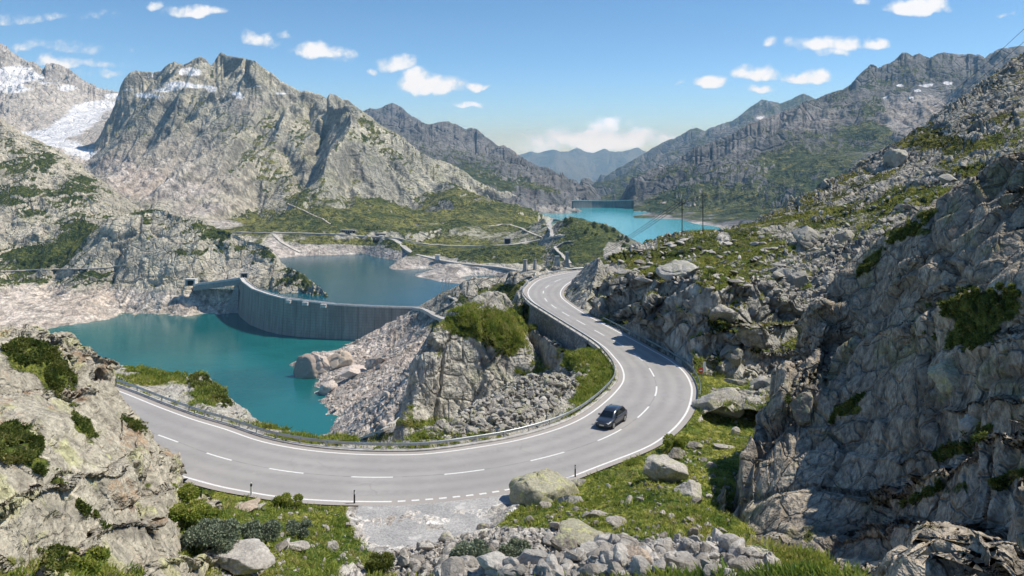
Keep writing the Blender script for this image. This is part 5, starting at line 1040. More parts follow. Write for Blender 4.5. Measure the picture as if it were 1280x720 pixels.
# roadside marker posts and the small sign
M_WHITE = mat_plain('white_enamel', (.78, .78, .76), .5); M_RED = mat_plain('red_enamel', (.62, .06, .035), .5); M_BLACK = mat_plain('black_plastic', (.02, .02, .02), .5)
for (x, y), lb in zip([(443, 626), (314, 616), (719, 593), (66, 541)], ['thin dark marker post at the left corner of the lay-by', 'pale marker post with a dark band at the grass below the left bend', 'dark marker post beside the big boulder at the road edge', 'marker post by the road behind the left outcrop']):
    w = Vector(WZ(x, y + 3, 0)); t = thing('marker_post', lb, 'marker post', w); t['group'] = 'marker posts along the road'
    pale = x == 314
    MB().box((0, 0, .5), (.13, .10, 1.1), 0, .8).build('post', M_WHITE if pale else M_BLACK, t); MB().box((0, -.002, .85), (.14, .12, .2)).build('reflector_band', M_BLACK if pale else M_WHITE, t)
sg = Vector(WZ(877.5, 476, 0)); t = thing('road_sign', 'small white board with a red disc on a post under the cliff outside the bend', 'road sign', sg, .25)
MB().tube([(0, 0, -.2), (0, 0, 2.1)], .05, 6).build('post', M_STEEL, t)
MB().box((.30, -.07, 1.75), (.38, .04, 1.3)).build('board', M_WHITE, t)
d = MB(); d.add([(math.cos(a) * .36 - .22, -.11, 1.35 + math.sin(a) * .36) for a in np.linspace(0, 2 * math.pi, 20, endpoint=False)] + [(math.cos(a) * .36 - .22, -.07, 1.35 + math.sin(a) * .36) for a in np.linspace(0, 2 * math.pi, 20, endpoint=False)], [tuple(range(19, -1, -1)), tuple(range(20, 40))] + [(k, (k + 1) % 20, 20 + (k + 1) % 20, 20 + k) for k in range(20)])
dk = d.build('disc', M_RED, t); MB().box((-.22, -.125, 1.35), (.42, .01, .13)).build('bar', M_WHITE, dk)

for x, y, hp, wp, lb in [(657, 339, 13, 6, 'dark stone pier nearest the lower far road behind the bend'), (669, 337, 12, 4, 'thin dark stone pier right of the wider one behind the bend'), (697, 333, 12, 6, 'squat dark stone pier above the far end of the near road'), (709, 333, 17, 6, 'tallest dark stone pier above the far end of the near road')]:
    hs = [h for h in (PAT[k].hit(x, y) for k in ('main', 'woodhill')) if h]
    if not hs: continue
    h = min(hs, key=lambda q: q.y); s_ = h.y / F; t = thing('stone_pier', lb, 'pier', h, x * .37)
    MB().box((0, 0, hp * s_ / 2 - .5), (wp * s_, wp * s_ * .8, hp * s_ + 1), 0, .72).build('shaft', M_CONCD, t); MB().box((0, 0, hp * s_ + .5), (wp * s_ * .95, wp * s_ * .8, 1.0)).build('cap', M_CONCD, t)
# ------------------------------------------------------------------ stones
def mat_stone(name, c1, c2, lich=None):
    m = NT(name); tc = m.n('ShaderNodeTexCoord').outputs['Object']; geo = m.n('ShaderNodeNewGeometry'); pos = geo.outputs['Position']
    rnd = m.n('ShaderNodeObjectInfo').outputs['Random']; tone = m.attr('tone')
    n1 = m.noise(pos, .8, 5, .65); n2 = m.noise(pos, 6, 5, .7)
    col = m.mix(m.ramp(n1, .35, .65), c1, c2)
    col = m.mix(1.0, col, m.mix(m.math('FRACT', m.math('ADD', rnd, tone)), (.62, .60, .58), (1.2, 1.2, 1.2)), 'MULTIPLY')
    if lich: col = m.mix(m.math('MULTIPLY', m.ramp(m.noise(pos, 1.6, 5, .7), .52, .6), .6), col, lich)
    col = m.mix(m.math('MULTIPLY', m.ramp(m.noise(pos, 2.5, 5, .7), .60, .72), .55), col, (.09, .085, .08))
    col = m.mix(1.0, col, m.mix(m.ramp(n2, .3, .7), (.72, .72, .72), (1.2, 1.2, 1.2)), 'MULTIPLY')
    bp = m.n('ShaderNodeBump', {'Height': m.math('ADD', n2, m.math('MULTIPLY', n1, 2.0)), 'Strength': .7, 'Distance': .12}).outputs[0]
    return m.out(m.n('ShaderNodeBsdfPrincipled', {'Base Color': col, 'Roughness': .92, 'Specular IOR Level': .15, 'Normal': bp}).outputs[0])
M_STONE = mat_stone('grey_stone', (.46, .435, .39), (.33, .31, .28), (.50, .50, .30))
M_PALES = mat_stone('pale_stone', (.50, .47, .42), (.36, .335, .30))
M_TANS = mat_stone('tan_stone', (.50, .41, .32), (.40, .33, .26))
M_LICH = mat_stone('lichen_stone', (.48, .465, .35), (.38, .365, .275), (.58, .58, .26))
M_SHORE = mat_stone('shore_stone', (.58, .51, .45), (.46, .40, .35))
def ico(sub):
    import bmesh
    b = bmesh.new(); bmesh.ops.create_icosphere(b, subdivisions=sub, radius=1.0); V = np.array([v.co[:] for v in b.verts]); Fc = np.array([[v.index for v in f.verts] for f in b.faces]); b.free(); return V, Fc
ICO = {k: ico(k) for k in (1, 2, 3, 5)}
def rock_shape(seed, sub=3, planes=13, flat=.75, rough=.05):
    r = np.random.default_rng(seed); V, Fc = ICO[sub]; V = V.copy()
    for k in range(planes):
        n = unit(r.normal(size=3)); d = r.uniform(.42, .8); ex = V @ n - d; V = V - np.maximum(ex, 0)[:, None] * n * .96
    V *= np.array([1, r.uniform(.65, .95), flat * r.uniform(.75, 1.1)])
    if rough and sub >= 3:
        nn = unit(V); V = V + nn * ((noise(V * 1.7 + seed, 'fbm', 5, .6) - .5) * rough * 3.0)[:, None]
        if sub >= 5:
            d, e, _ = fracture(V + seed, .55, warp=.2); V = V + nn * (d * .08 - np.clip(1 - e / .06, 0, 1) * .05)[:, None]
    return V, Fc
PROTO = {}
def rock_mesh(seed, sub, mat, **k):
    key = (seed, sub, mat.name)
    if key not in PROTO:
        V, Fc = rock_shape(seed, sub, **({'planes': 10} if sub == 5 else {}), **k); PROTO[key] = mesh_np('boulder', V, Fc, sub >= 5, None, mat)
    return PROTO[key]
def boulder(patch, px, py, wpx, label, mat, seed, group=None, sub=5, flat=.75, rot=None, sink=.25, tilt=.2, cat='boulder', name='boulder'):
    h = patch.hit(px, py)
    if h is None: return
    r = wpx / F * h.y * .5 / .86
    o = link(name, rock_mesh(seed, sub, mat, flat=flat)); q = random.Random(seed * 31 + int(px))
    o.scale = (r, r * q.uniform(.85, 1.1), r * q.uniform(.9, 1.1)); o.rotation_euler = (q.uniform(-tilt, tilt), q.uniform(-tilt, tilt), q.uniform(0, 6.28) if rot is None else rot)
    o.location = h + Vector((0, 0, r * flat * (.55 - sink))); tag(o, label, cat, group); return o
V_, B_, S_, C_ = PAT['verge'], PAT['bend'], PAT['slope'], PAT['crag']
BIG = [
 (V_, 683, 622, 84, 'large pale angular boulder at the road edge right of the lay-by', M_LICH, 3, .62, .1),
 (V_, 722, 606, 26, 'narrow tilted slab between the large pale boulder and the marker post', M_STONE, 4, .35, .9),
 (V_, 826, 600, 66, 'broad cracked grey rock in the grass right of the road', M_STONE, 5, .6, .3),
 (V_, 863, 618, 38, 'smooth blue grey boulder half in shadow beside the cracked rock', M_STONE, 6, .7, .5),
 (V_, 790, 708, 46, 'tan angular boulder in the rubble at the bottom of the picture', M_TANS, 7, .6, .4),
 (V_, 733, 678, 74, 'low lichen covered slab above the rubble', M_LICH, 8, .35, -.2),
 (V_, 706, 690, 34, 'pointed grey boulder in front of the lichen covered slab', M_STONE, 9, .95, 0),
 (V_, 296, 704, 84, 'whitish weathered rock outcrop in the grass at the bottom left', M_PALES, 10, .32, .2),
 (V_, 303, 637, 52, 'long tan slab leaning in the grass below the left bend', M_TANS, 11, .3, .7),
 (V_, 323, 636, 22, 'small flat grey slab beside the long tan slab', M_STONE, 12, .3, .5),
 (V_, 745, 646, 34, 'pale flat rock in the grass below the marker post', M_PALES, 13, .5, .2),
 (V_, 773, 655, 30, 'long flat pale rock next to the shadow edge', M_PALES, 14, .35, .1),
 (V_, 716, 627, 34, 'row of whitish stone lying below the large boulder', M_PALES, 15, .4, .1),
 (V_, 680, 634, 18, 'small bright boulder under the right foot of the large boulder', M_PALES, 16, .85, 0),
 (V_, 560, 678, 24, 'dark faced boulder at the lower edge of the lay-by', M_STONE, 17, .8, .3),
 (V_, 605, 661, 16, 'small black and white boulder on the lay-by rim', M_STONE, 18, .9, .2),
 (V_, 413, 688, 18, 'rounded pale stone at the foot of the whitish drain', M_PALES, 19, .9, .2),
 (V_, 372, 688, 30, 'pale stones clump in the grass beside the grey green bush', M_PALES, 20, .5, .2),
 (V_, 842, 575, 30, 'dark rock in the grass just outside the bend', M_STONE, 21, .8, .2),
 (V_, 868, 560, 18, 'small grey boulder in the grass above the dark rock', M_STONE, 22, .7, .2),
 (V_, 900, 518, 62, 'bulky grey boulder beside the bend with a shaded left face', M_STONE, 23, .7, .2),
 (V_, 905, 560, 26, 'flat pale stone lying in the bright grass right of the bend', M_PALES, 24, .35, .1),
 (S_, 1008, 302, 40, 'big dark pointed boulder on the grassy shelf above the road', M_STONE, 44, .85, .4),
 (S_, 985, 345, 30, 'pale boulder below the big pointed boulder', M_STONE, 26, .6, .2),
 (S_, 1000, 358, 36, 'rounded grey boulder in the middle of the boulder field', M_STONE, 27, .8, .2),
 (S_, 1052, 302, 30, 'tall leaning grey block at the right of the boulder field', M_STONE, 28, .9, .6),
 (S_, 1122, 205, 34, 'rounded block on the ridge flank below the wires', M_STONE, 29, .8, .4),
 (S_, 940, 432, 34, 'pale block perched on the cliff above the sign', M_PALES, 30, .8, .3),
 (S_, 905, 400, 40, 'rounded bulging rock at the top of the cliff', M_STONE, 31, .8, .2),
 (S_, 925, 448, 30, 'grey block wedged in the gully right of the sign', M_STONE, 32, .8, .2),
 (S_, 850, 345, 50, 'smooth whale backed grey slab on the grassy crest', M_STONE, 33, .45, -.9),
 (S_, 760, 342, 40, 'pale flat slab on the cliff top above the far bend', M_PALES, 34, .3, .5),
 (S_, 800, 330, 24, 'small pale slab in the crest grass', M_PALES, 35, .35, .3),
 (C_, 1178, 478, 52, 'greenish fractured block set in the face of the crag', M_LICH, 36, .9, .2),
 (C_, 1192, 535, 40, 'grey block below the greenish one on the crag', M_STONE, 37, .8, .3),
 (C_, 1005, 520, 36, 'smooth rounded boulder leaning on the foot of the crag', M_STONE, 38, 1.0, .3),
]
H_ = PAT['shore']
BIG += [(H_, 383, 470, 34, 'blocky pale rock at the tip of the bleached shore', M_SHORE, 51, .9, .3), (H_, 401, 462, 42, 'largest pale rock of the knob jutting into the near lake', M_SHORE, 52, .8, .8), (H_, 424, 456, 36, 'tan streaked rock behind the knob on the near lake shore', M_TANS, 53, .7, .2), (H_, 442, 470, 34, 'low pale slab right of the knob on the near lake shore', M_SHORE, 54, .5, .5), (H_, 470, 456, 26, 'pale block halfway up the bleached shore', M_SHORE, 55, .7, .1), (H_, 410, 487, 24, 'pale block at the water edge below the knob', M_SHORE, 56, .7, .6)]
for pt, x, y, w, lb, mt, sd, fl, rt in BIG: boulder(pt, x, y, w, lb, mt, sd, flat=fl, rot=rt)

# rubble: the largest stones one by one, the rest as scree
def scatter_px(n, spots, rng):
    """random bearings within soft elliptical regions"""
    wts = np.array([b[2] * b[3] for b in spots], float); k = rng.choice(len(spots), n, p=wts / wts.sum()); out = []
    for j in k:
        b = spots[j]; a = math.radians(0) + (b[5] if len(b) > 5 else 0); r = math.sqrt(rng.random()) * 1.15; t = rng.random() * 6.283
        u, v = r * math.cos(t) * b[2], r * math.sin(t) * b[3]; out.append((b[0] + u * math.cos(a) - v * math.sin(a), b[1] + u * math.sin(a) + v * math.cos(a)))
    return out
LOWROCK = [rock_shape(100 + k, 2, 11, .8, 0) for k in range(14)] ; MIDROCK = [rock_shape(140 + k, 3, 13, .8, .05) for k in range(10)]
def rubble(patch, spots, n, s0, s1, nbig, label, group, mat, seed, clear=None, power=2.6, flat=1.0, tl=.5):
    rng = np.random.default_rng(seed); pos = []
    for x, y in scatter_px(n, spots, rng):
        h = patch.hit(x, y)
        if h is None or (clear and clear(h)): continue
        pos.append((s0 * (1 - rng.random() * (1 - (s0 / s1) ** power)) ** (-1 / power), h))
    pos.sort(key=lambda q: -q[0] / q[1].y)
    for k, (s, h) in enumerate(pos[:nbig]):
        o = link('boulder', rock_mesh(200 + k % 12, 3, mat)); o.scale = (s, s * rng.uniform(.8, 1.1), s * rng.uniform(.7, 1.0) * flat); o.rotation_euler = (rng.uniform(-tl, tl), rng.uniform(-tl, tl), rng.uniform(0, 6.28))
        o.location = h + Vector((0, 0, s * .22 * flat)); tag(o, label, 'boulder', group)
    Vs, Fs, Ts, b = [], [], [], 0
    for s, h in pos[nbig:]:
        V, Fc = LOWROCK[rng.integers(len(LOWROCK))]; R = np.array(Euler((rng.uniform(-.8, .8), rng.uniform(-.8, .8), rng.uniform(0, 6.28))).to_matrix())
        Vs.append((V * s * rng.uniform(.75, 1.15, 3) * np.array([1, 1, flat])) @ R.T + np.array(h) + np.array([0, 0, s * .2])); Fs.append(Fc + b); Ts.append(np.full(len(V), rng.random())); b += len(V)
    if Vs:
        o = link('scree', mesh_np('scree', np.concatenate(Vs), np.concatenate(Fs), False, {'tone': np.concatenate(Ts)}, mat)); tag(o, kind='stuff')
onroad = lambda h: road_signed(np.array(h.x), np.array(h.y)) < .9 or bool(inside(LAYBY, np.array(h.x), np.array(h.y)))
RUBV = [(905, 708, 60, 16), (600, 690, 70, 18), (700, 698, 90, 26), (780, 704, 60, 20), (540, 700, 60, 16), (860, 694, 50, 20), (650, 712, 120, 14), (580, 715, 80, 14)]
rubble(V_, RUBV, 3400, .13, .85, 80, 'pale grey boulder in the rubble along the bottom of the picture', 'boulders in the foreground rubble', M_PALES, 1, onroad)
rubble(V_, [(760, 645, 70, 36), (860, 630, 60, 60), (400, 690, 60, 30), (380, 650, 60, 20), (900, 560, 40, 50), (300, 690, 60, 26), (680, 650, 50, 20), (440, 690, 16, 16)], 420, .14, .9, 36, 'grey stone lying scattered in the grass between the road and the crag', 'stones scattered in the verge grass', M_PALES, 2, onroad)
rubble(B_, [(650, 505, 56, 24, 1, -.45), (600, 525, 44, 14, 1, -.45), (700, 478, 36, 12, 1, -.4), (550, 540, 26, 7)], 2600, .2, 1.0, 46, 'sharp grey block on the scree slope inside the bend', 'blocks on the scree inside the bend', M_STONE, 3, onroad)
rubble(S_, [(1010, 335, 60, 28), (1045, 310, 60, 24, 1, -.5), (1000, 300, 50, 10, 1, -.4), (1000, 370, 40, 28), (975, 470, 36, 16), (930, 492, 34, 8), (1150, 235, 60, 20, 1, -.6), (1060, 265, 50, 14, 1, -.4)], 460, .4, 3.0, 56, 'grey boulder in the boulder field above the outside of the bend', 'boulders on the slope above the road', M_STONE, 4, onroad)
rubble(S_, [(800, 322, 60, 12), (860, 315, 60, 22), (900, 335, 50, 24), (940, 320, 40, 20), (830, 345, 50, 10)], 190, .5, 3.0, 44, 'pale flat slab in the grass on the crest above the far bend', 'slabs in the crest grass', M_PALES, 14, onroad, 2.0, .45, .18)
rubble(PAT['shore'], [(470, 470, 70, 40), (500, 440, 50, 40), (430, 520, 50, 22)], 620, .8, 3.6, 24, 'pale boulder on the bleached shore of the near lake', 'boulders on the bleached shore', M_SHORE, 5)

# ------------------------------------------------------------------ plants
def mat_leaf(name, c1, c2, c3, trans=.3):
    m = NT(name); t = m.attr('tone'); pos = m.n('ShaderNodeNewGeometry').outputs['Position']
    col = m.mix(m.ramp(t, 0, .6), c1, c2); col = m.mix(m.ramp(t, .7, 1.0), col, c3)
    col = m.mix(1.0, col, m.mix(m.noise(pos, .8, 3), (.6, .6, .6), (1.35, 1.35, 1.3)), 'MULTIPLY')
    a = m.n('ShaderNodeBsdfPrincipled', {'Base Color': col, 'Roughness': .7, 'Specular IOR Level': .2}); b = m.n('ShaderNodeBsdfTranslucent', {'Color': col})
    return m.out(m.n('ShaderNodeMixShader', {0: trans, 1: a.outputs[0], 2: b.outputs[0]}).outputs[0])
M_GRASS = mat_leaf('grass_blades', (.14, .22, .035), (.36, .40, .08), (.50, .44, .18), .4)
M_JUNI = mat_leaf('juniper_leaves', (.06, .10, .018), (.19, .215, .05), (.34, .31, .11), .35)
M_WILL = mat_leaf('grey_green_leaves', (.15, .19, .125), (.25, .29, .20), (.34, .38, .28), .2)
M_BARK = mat_plain('bark', (.10, .08, .06), .9, var=.3)
def blades(P, N, size, per, rng, spread=.6, width=.16, up=.7):
    """P: tuft centres; returns quads, two triangles per leaf"""
    n = len(P); m = n * per; c = np.repeat(P, per, 0); nn = np.repeat(N, per, 0); s = np.repeat(size, per) * rng.uniform(.6, 1.2, m)
    d = unit(nn * up + rng.normal(size=(m, 3)) * spread); side = unit(np.cross(d, rng.normal(size=(m, 3))))
    base = c + unit(rng.normal(size=(m, 3))) * (s * .35)[:, None] * np.array([1, 1, .2]); w = (s * width)[:, None]
    tip = base + d * s[:, None]; mid = base + d * (s * .5)[:, None]
    V = np.stack([base - side * w * .5, mid + side * w, tip, mid - side * w], 1).reshape(-1, 3)
    return V, np.arange(m * 4).reshape(m, 4)
def pick(patch, w, n, rng, ymax=None):
    """random points on the patch, spread evenly over what can be seen of it"""
    px, py = patch.pix(); vis = np.minimum.accumulate(py, axis=0) >= py - .5
    dpy = np.abs(np.gradient(py, axis=0)); wt = np.clip(w, 0, None) * vis * np.minimum(dpy, 3)
    if ymax: wt = wt * (patch.P[..., 1] < ymax)
    wt = (wt * patch.keep).ravel(); tot = wt.sum()
    if tot <= 0: return None
    i = rng.choice(len(wt), n, p=wt / tot); r, c = np.unravel_index(i, patch.X.shape)
    j = rng.uniform(-.5, .5, (n, 1)); c2 = np.clip(c + 1, 0, patch.X.shape[1] - 1); r2 = np.clip(r + 1, 0, patch.X.shape[0] - 1)
    st = np.linalg.norm(patch.P[r2, c] - patch.P[r, c], axis=1, keepdims=True); j = (st < 1.2) * 1.0
    P = patch.P[r, c] + j * (patch.P[r, c2] - patch.P[r, c]) * rng.random((n, 1)) + j * (patch.P[r2, c] - patch.P[r, c]) * rng.random((n, 1))
    return P, patch.N[r, c]
def gmask(patch, lo=.42, hi=.62):
    g = patch.attr['grass'] + (noise(patch.P * .9, 'fbm', 4, .65) - .5) * 1.2; return ss(lo, hi, g)
def grass(patch, n, size, seed, extra=None, ymax=None, per=7, mat=None):
    rng = np.random.default_rng(seed); w = gmask(patch)
    if hasattr(patch, 'rd'): w = w * (patch.rd > .35)
    if extra is not None: w = w * extra
    got = pick(patch, w, n, rng, ymax)
    if got is None: return
    P, N = got; cl = noise(P * .35, 'fbm', 4, .6); tone = np.clip((cl - .5) * 2.6 + .5 + rng.normal(size=n) * .22, 0, 1)
    sz = size * (.5 + 1.3 * noise(P * .6 + 4, 'fbm', 3)) * rng.uniform(.6, 1.3, n)
    V, Fc = blades(P, N * .3 + np.array([0, 0, .7]), sz, per, rng, .6, .075)
    tag(link('grass', mesh_np('grass', V, Fc, False, {'tone': np.repeat(tone, per * 4)}, mat or M_GRASS)), kind='stuff')
grass(V_, 34000, .30, 21, per=9)
grass(B_, 12000, .42, 22, ymax=150)
grass(S_, 14000, .5, 23, ymax=235)
def mat_shrub(patch, x, y, rx, ry, ang, n, size, label, seed, mat=None, group=None, cat='shrub', name='juniper_shrub', per=8, lump=.5, hole=0):
    """a spreading mat of foliage: leaves plus woody stems hugging the rock"""
    rng = np.random.default_rng(seed); px, py = patch.pix(); a = math.radians(ang); dx, dy = px - x, py - y
    u = (dx * math.cos(a) + dy * math.sin(a)) / rx; w = (-dx * math.sin(a) + dy * math.cos(a)) / ry
    r = u * u + w * w + (noise(patch.P * .5 + seed, 'fbm', 5, .75) - .5) * 3.2
    got = pick(patch, (r < .8) * (patch.N[..., 2] > .3) * (ss(hole, hole + .1, noise(patch.P * 1.0 + seed * 2, 'fbm', 4, .6)) if hole else 1.0), n, rng)
    if got is None: return
    P, N = got; o = P.mean(0); lm = noise(P * .8 + seed, 'fbm', 3)
    P = P + np.array([0, 0, 1]) * (np.clip(lm - .35, 0, 1) * lump * 2.2 + rng.random(n) * .15)[:, None]
    tone = np.clip((lm - .5) * 2.4 + .4 + rng.normal(size=n) * .2, 0, 1)
    t = thing(name, label, cat, o, 0, group)
    V, Fc = blades(P - o, N * .4 + np.array([0, 0, .5]), size * rng.uniform(.6, 1.3, n), per, rng, .9, .26, .6)
    link('foliage', mesh_np('foliage', V, Fc, False, {'tone': np.repeat(tone, per * 4)}, mat or M_JUNI), None, t)
    st = MB(); ks = rng.integers(n, size=4); A = [Vector(P[i] - o) for i in ks]; A.sort(key=lambda v: v.x)
    st.tube([A[0]] + [A[0] + (v - A[0]) * min(1, 1.5 / max((v - A[0]).length, .01)) - Vector((0, 0, .08)) for v in A[1:3]], .03, 5, .012); st.build('stem', M_BARK, t)
N_ = PAT['outcrop']
for k, (x, y, rx, ry, an, n, lb) in enumerate([(38, 442, 42, 18, 12, 1500, 'dark green shrub mat along the top of the left outcrop'), (72, 474, 24, 22, 20, 1500, 'dense dark shrub in the notch of the left outcrop'), (18, 560, 36, 30, 10, 2200, 'dark shrub mat at the left picture edge on the outcrop'), (103, 532, 28, 8, 55, 500, 'small shrub in a crack of the left outcrop'), (168, 532, 20, 6, 35, 400, 'tufted shrub on the right shoulder of the left outcrop'), (60, 600, 34, 6, 35, 400, 'thin green strip in a cleft low on the left outcrop'), (70, 704, 34, 16, 0, 900, 'bright green shrub at the foot of the left outcrop'), (115, 648, 24, 5, 40, 300, 'little shrub under the lower slab of the left outcrop')]):
    mat_shrub(N_, x, y, rx, ry, an, n, .15, lb, 300 + k, per=9, lump=.22, hole=.45)
for k, (x, y, rx, ry, an, n, lb) in enumerate([(1235, 388, 62, 26, -8, 3000, 'broad moss green shrub mat on the ledge of the crag'), (1205, 428, 46, 16, 10, 1600, 'lower tongue of heather on the ledge of the crag'), (1135, 290, 50, 8, -36, 1500, 'long yellow green shrub strip along the top of the crag'), (1088, 332, 24, 8, -40, 700, 'dark shrub strip at the left end of the crag top'), (1060, 512, 34, 6, -40, 500, 'dark green tuft on the face of the crag'), (1200, 562, 50, 7, -28, 700, 'dark shrub in the deep cleft of the crag'), (1155, 622, 40, 4, -28, 300, 'yellowish tuft on the lower ledge of the crag'), (1255, 606, 30, 4, -18, 200, 'small mossy tuft at the right edge of the crag')]):
    mat_shrub(C_, x, y, rx, ry, an, n, .17, lb, 330 + k, per=9, lump=.22, hole=.45)
for k, (x, y, rx, ry, an, n, lb) in enumerate([(262, 488, 40, 12, 30, 1500, 'dark green shrub on the knoll beyond the guardrail'), (190, 464, 46, 6, 4, 900, 'light green shrub strip on top of the knoll beyond the guardrail'), (425, 552, 24, 4, 2, 500, 'green shrub strip just beyond the guardrail'), (610, 400, 44, 14, -5, 1500, 'dense green shrub on the flat top of the rock tower'), (625, 428, 24, 20, 0, 1200, 'dark hanging shrub on the flank of the rock tower'), (745, 470, 26, 26, 0, 1400, 'yellow green scrub on the mound inside the bend')]):
    mat_shrub(B_, x, y, rx, ry, an, int(n * 1.5), .2 if k in (3, 4) else .24, lb, 360 + k, M_GRASS if k in (1, 2, 3, 5) else None, per=8, lump=.06 if k in (3, 4) else .22, hole=.47)
# grey green willow bushes with a rounded, lumpy crown
def bush(patch, px, py, wpx, hpx, label, seed, mat, name='willow_bush', n=2600, leaf=.13, lumps=9):
    h = patch.hit(px, py)
    if h is None: return
    rng = np.random.default_rng(seed); R = wpx / F * h.y / 2; Hh = hpx / F * h.y * .8
    t = thing(name, label, 'bush', h, 0); cs = np.c_[rng.uniform(-.7, .7, lumps) * R, rng.uniform(-.5, .5, lumps) * R, rng.uniform(.3, .75, lumps) * Hh]; rs = rng.uniform(.28, .45, lumps) * min(R, Hh * 1.3)
    k = rng.integers(lumps, size=n); d = unit(rng.normal(size=(n, 3))); d[:, 2] = np.abs(d[:, 2]) * 1.1 - .15; P = cs[k] + d * rs[k][:, None] * (rng.random((n, 1)) ** .25)
    sub = patch
    for i in range(n): P[i, 2] += 0
    V, Fc = blades(P, d, np.full(n, leaf), 3, rng, .7, .35, .7)
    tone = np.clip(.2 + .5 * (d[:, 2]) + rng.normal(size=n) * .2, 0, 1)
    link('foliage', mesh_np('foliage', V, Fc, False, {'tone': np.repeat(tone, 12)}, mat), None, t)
    for c in cs[:5]: MB().tube([(c[0] * .25, c[1] * .25, -.2), (c[0] * .6, c[1] * .6, c[2] * .5), tuple(c)], .04, 5, .015).build('stem', M_BARK, t)
    return t
bush(V_, 262, 690, 74, 42, 'wide grey green willow bush in the grass at the lower left', 401, M_WILL, n=5200, lumps=14)
bush(V_, 325, 684, 50, 36, 'second grey green bush touching the wide one on its right', 402, M_WILL, n=3600)
bush(V_, 372, 672, 34, 26, 'small grey green bush left of the whitish drain', 403, M_WILL, n=2000, lumps=6)
bush(V_, 600, 712, 70, 34, 'low silvery bush in the rubble at the bottom of the picture', 404, M_WILL, n=4600, lumps=12)
bush(V_, 642, 702, 44, 26, 'smaller silvery bush behind the low one in the rubble', 405, M_WILL, n=2400, lumps=8)
bush(V_, 225, 630, 44, 30, 'leafy green bush at the foot of the left outcrop by the road', 406, M_GRASS, n=2600)
bush(V_, 240, 660, 60, 34, 'bright green bush below the road beside the left outcrop', 407, M_GRASS, n=3400)
bush(V_, 845, 566, 34, 22, 'round green bush just outside the bend', 408, M_GRASS, n=2200)
bush(V_, 360, 634, 40, 14, 'low green bush along the road below the left bend', 409, M_GRASS, n=1800)
bush(V_, 470, 712, 56, 18, 'dark green bush at the bottom below the lay-by', 410, M_JUNI, n=2600)
bush(V_, 100, 712, 60, 26, 'green bush at the foot of the lower left slab', 411, M_GRASS, n=2600)
# dark little trees on the hill before the upper lake and round the dam
def tree_mesh(seed):
    rng = np.random.default_rng(seed); n = 420; z = rng.random(n) ** .8; rr = (.42 * np.sin(np.clip(z * 1.1 + .12, 0, 1) * 3.1) + .06) * rng.uniform(.5, 1.1, n); a = rng.uniform(0, 6.28, n)
    P = np.c_[np.cos(a) * rr, np.sin(a) * rr, .12 + z * .9]; V, Fc = blades(P, P - np.array([0, 0, .4]), np.full(n, .2), 2, rng, .6, .4)
    return mesh_np('crown', V, Fc, False, {'tone': np.repeat(rng.random(n) * .6, 8)}, M_JUNI)
TM = [tree_mesh(500 + k) for k in range(4)]; TK = None
rng = np.random.default_rng(77)
def small_tree(patch, x, y, ht, label, group):
    global TK
    h = patch.hit(x, y)
    if h is None: return
    t = thing('mountain_pine', label, 'tree', h - Vector((0, 0, .3)), rng.uniform(0, 6.28), group); t.scale = (ht * rng.uniform(.8, 1.3), ht * rng.uniform(.8, 1.3), ht)
    link('crown', TM[rng.integers(4)], None, t)
    if TK is None: TK = MB().tube([(0, 0, -.05), (.01, 0, .3), (0, .01, .8)], .045, 6, .012).build('trunk', M_BARK, t)
    else: q = TK.copy(); COL.objects.link(q); q.parent = t
for k in range(30):
    x = rng.uniform(700, 785); y = np.interp(x, [s[0] for s in SKY_H], [s[1] for s in SKY_H]) + rng.uniform(.5, 1) ** 2 * rng.uniform(2, 26)
    small_tree(PAT['woodhill'], x, y, rng.uniform(3, 6), 'small dark pine on the hill in front of the turquoise lake', 'pines on the hill before the turquoise lake')
for k in range(30):
    x, y = [(400, 366), (385, 352), (370, 345), (350, 326), (260, 305), (60, 330)][k % 6]; small_tree(PAT['leftside'], x + rng.normal() * 14, y + rng.normal() * 5, rng.uniform(3, 6), 'small dark pine on the rocky knob behind the dam', 'pines round the dam')
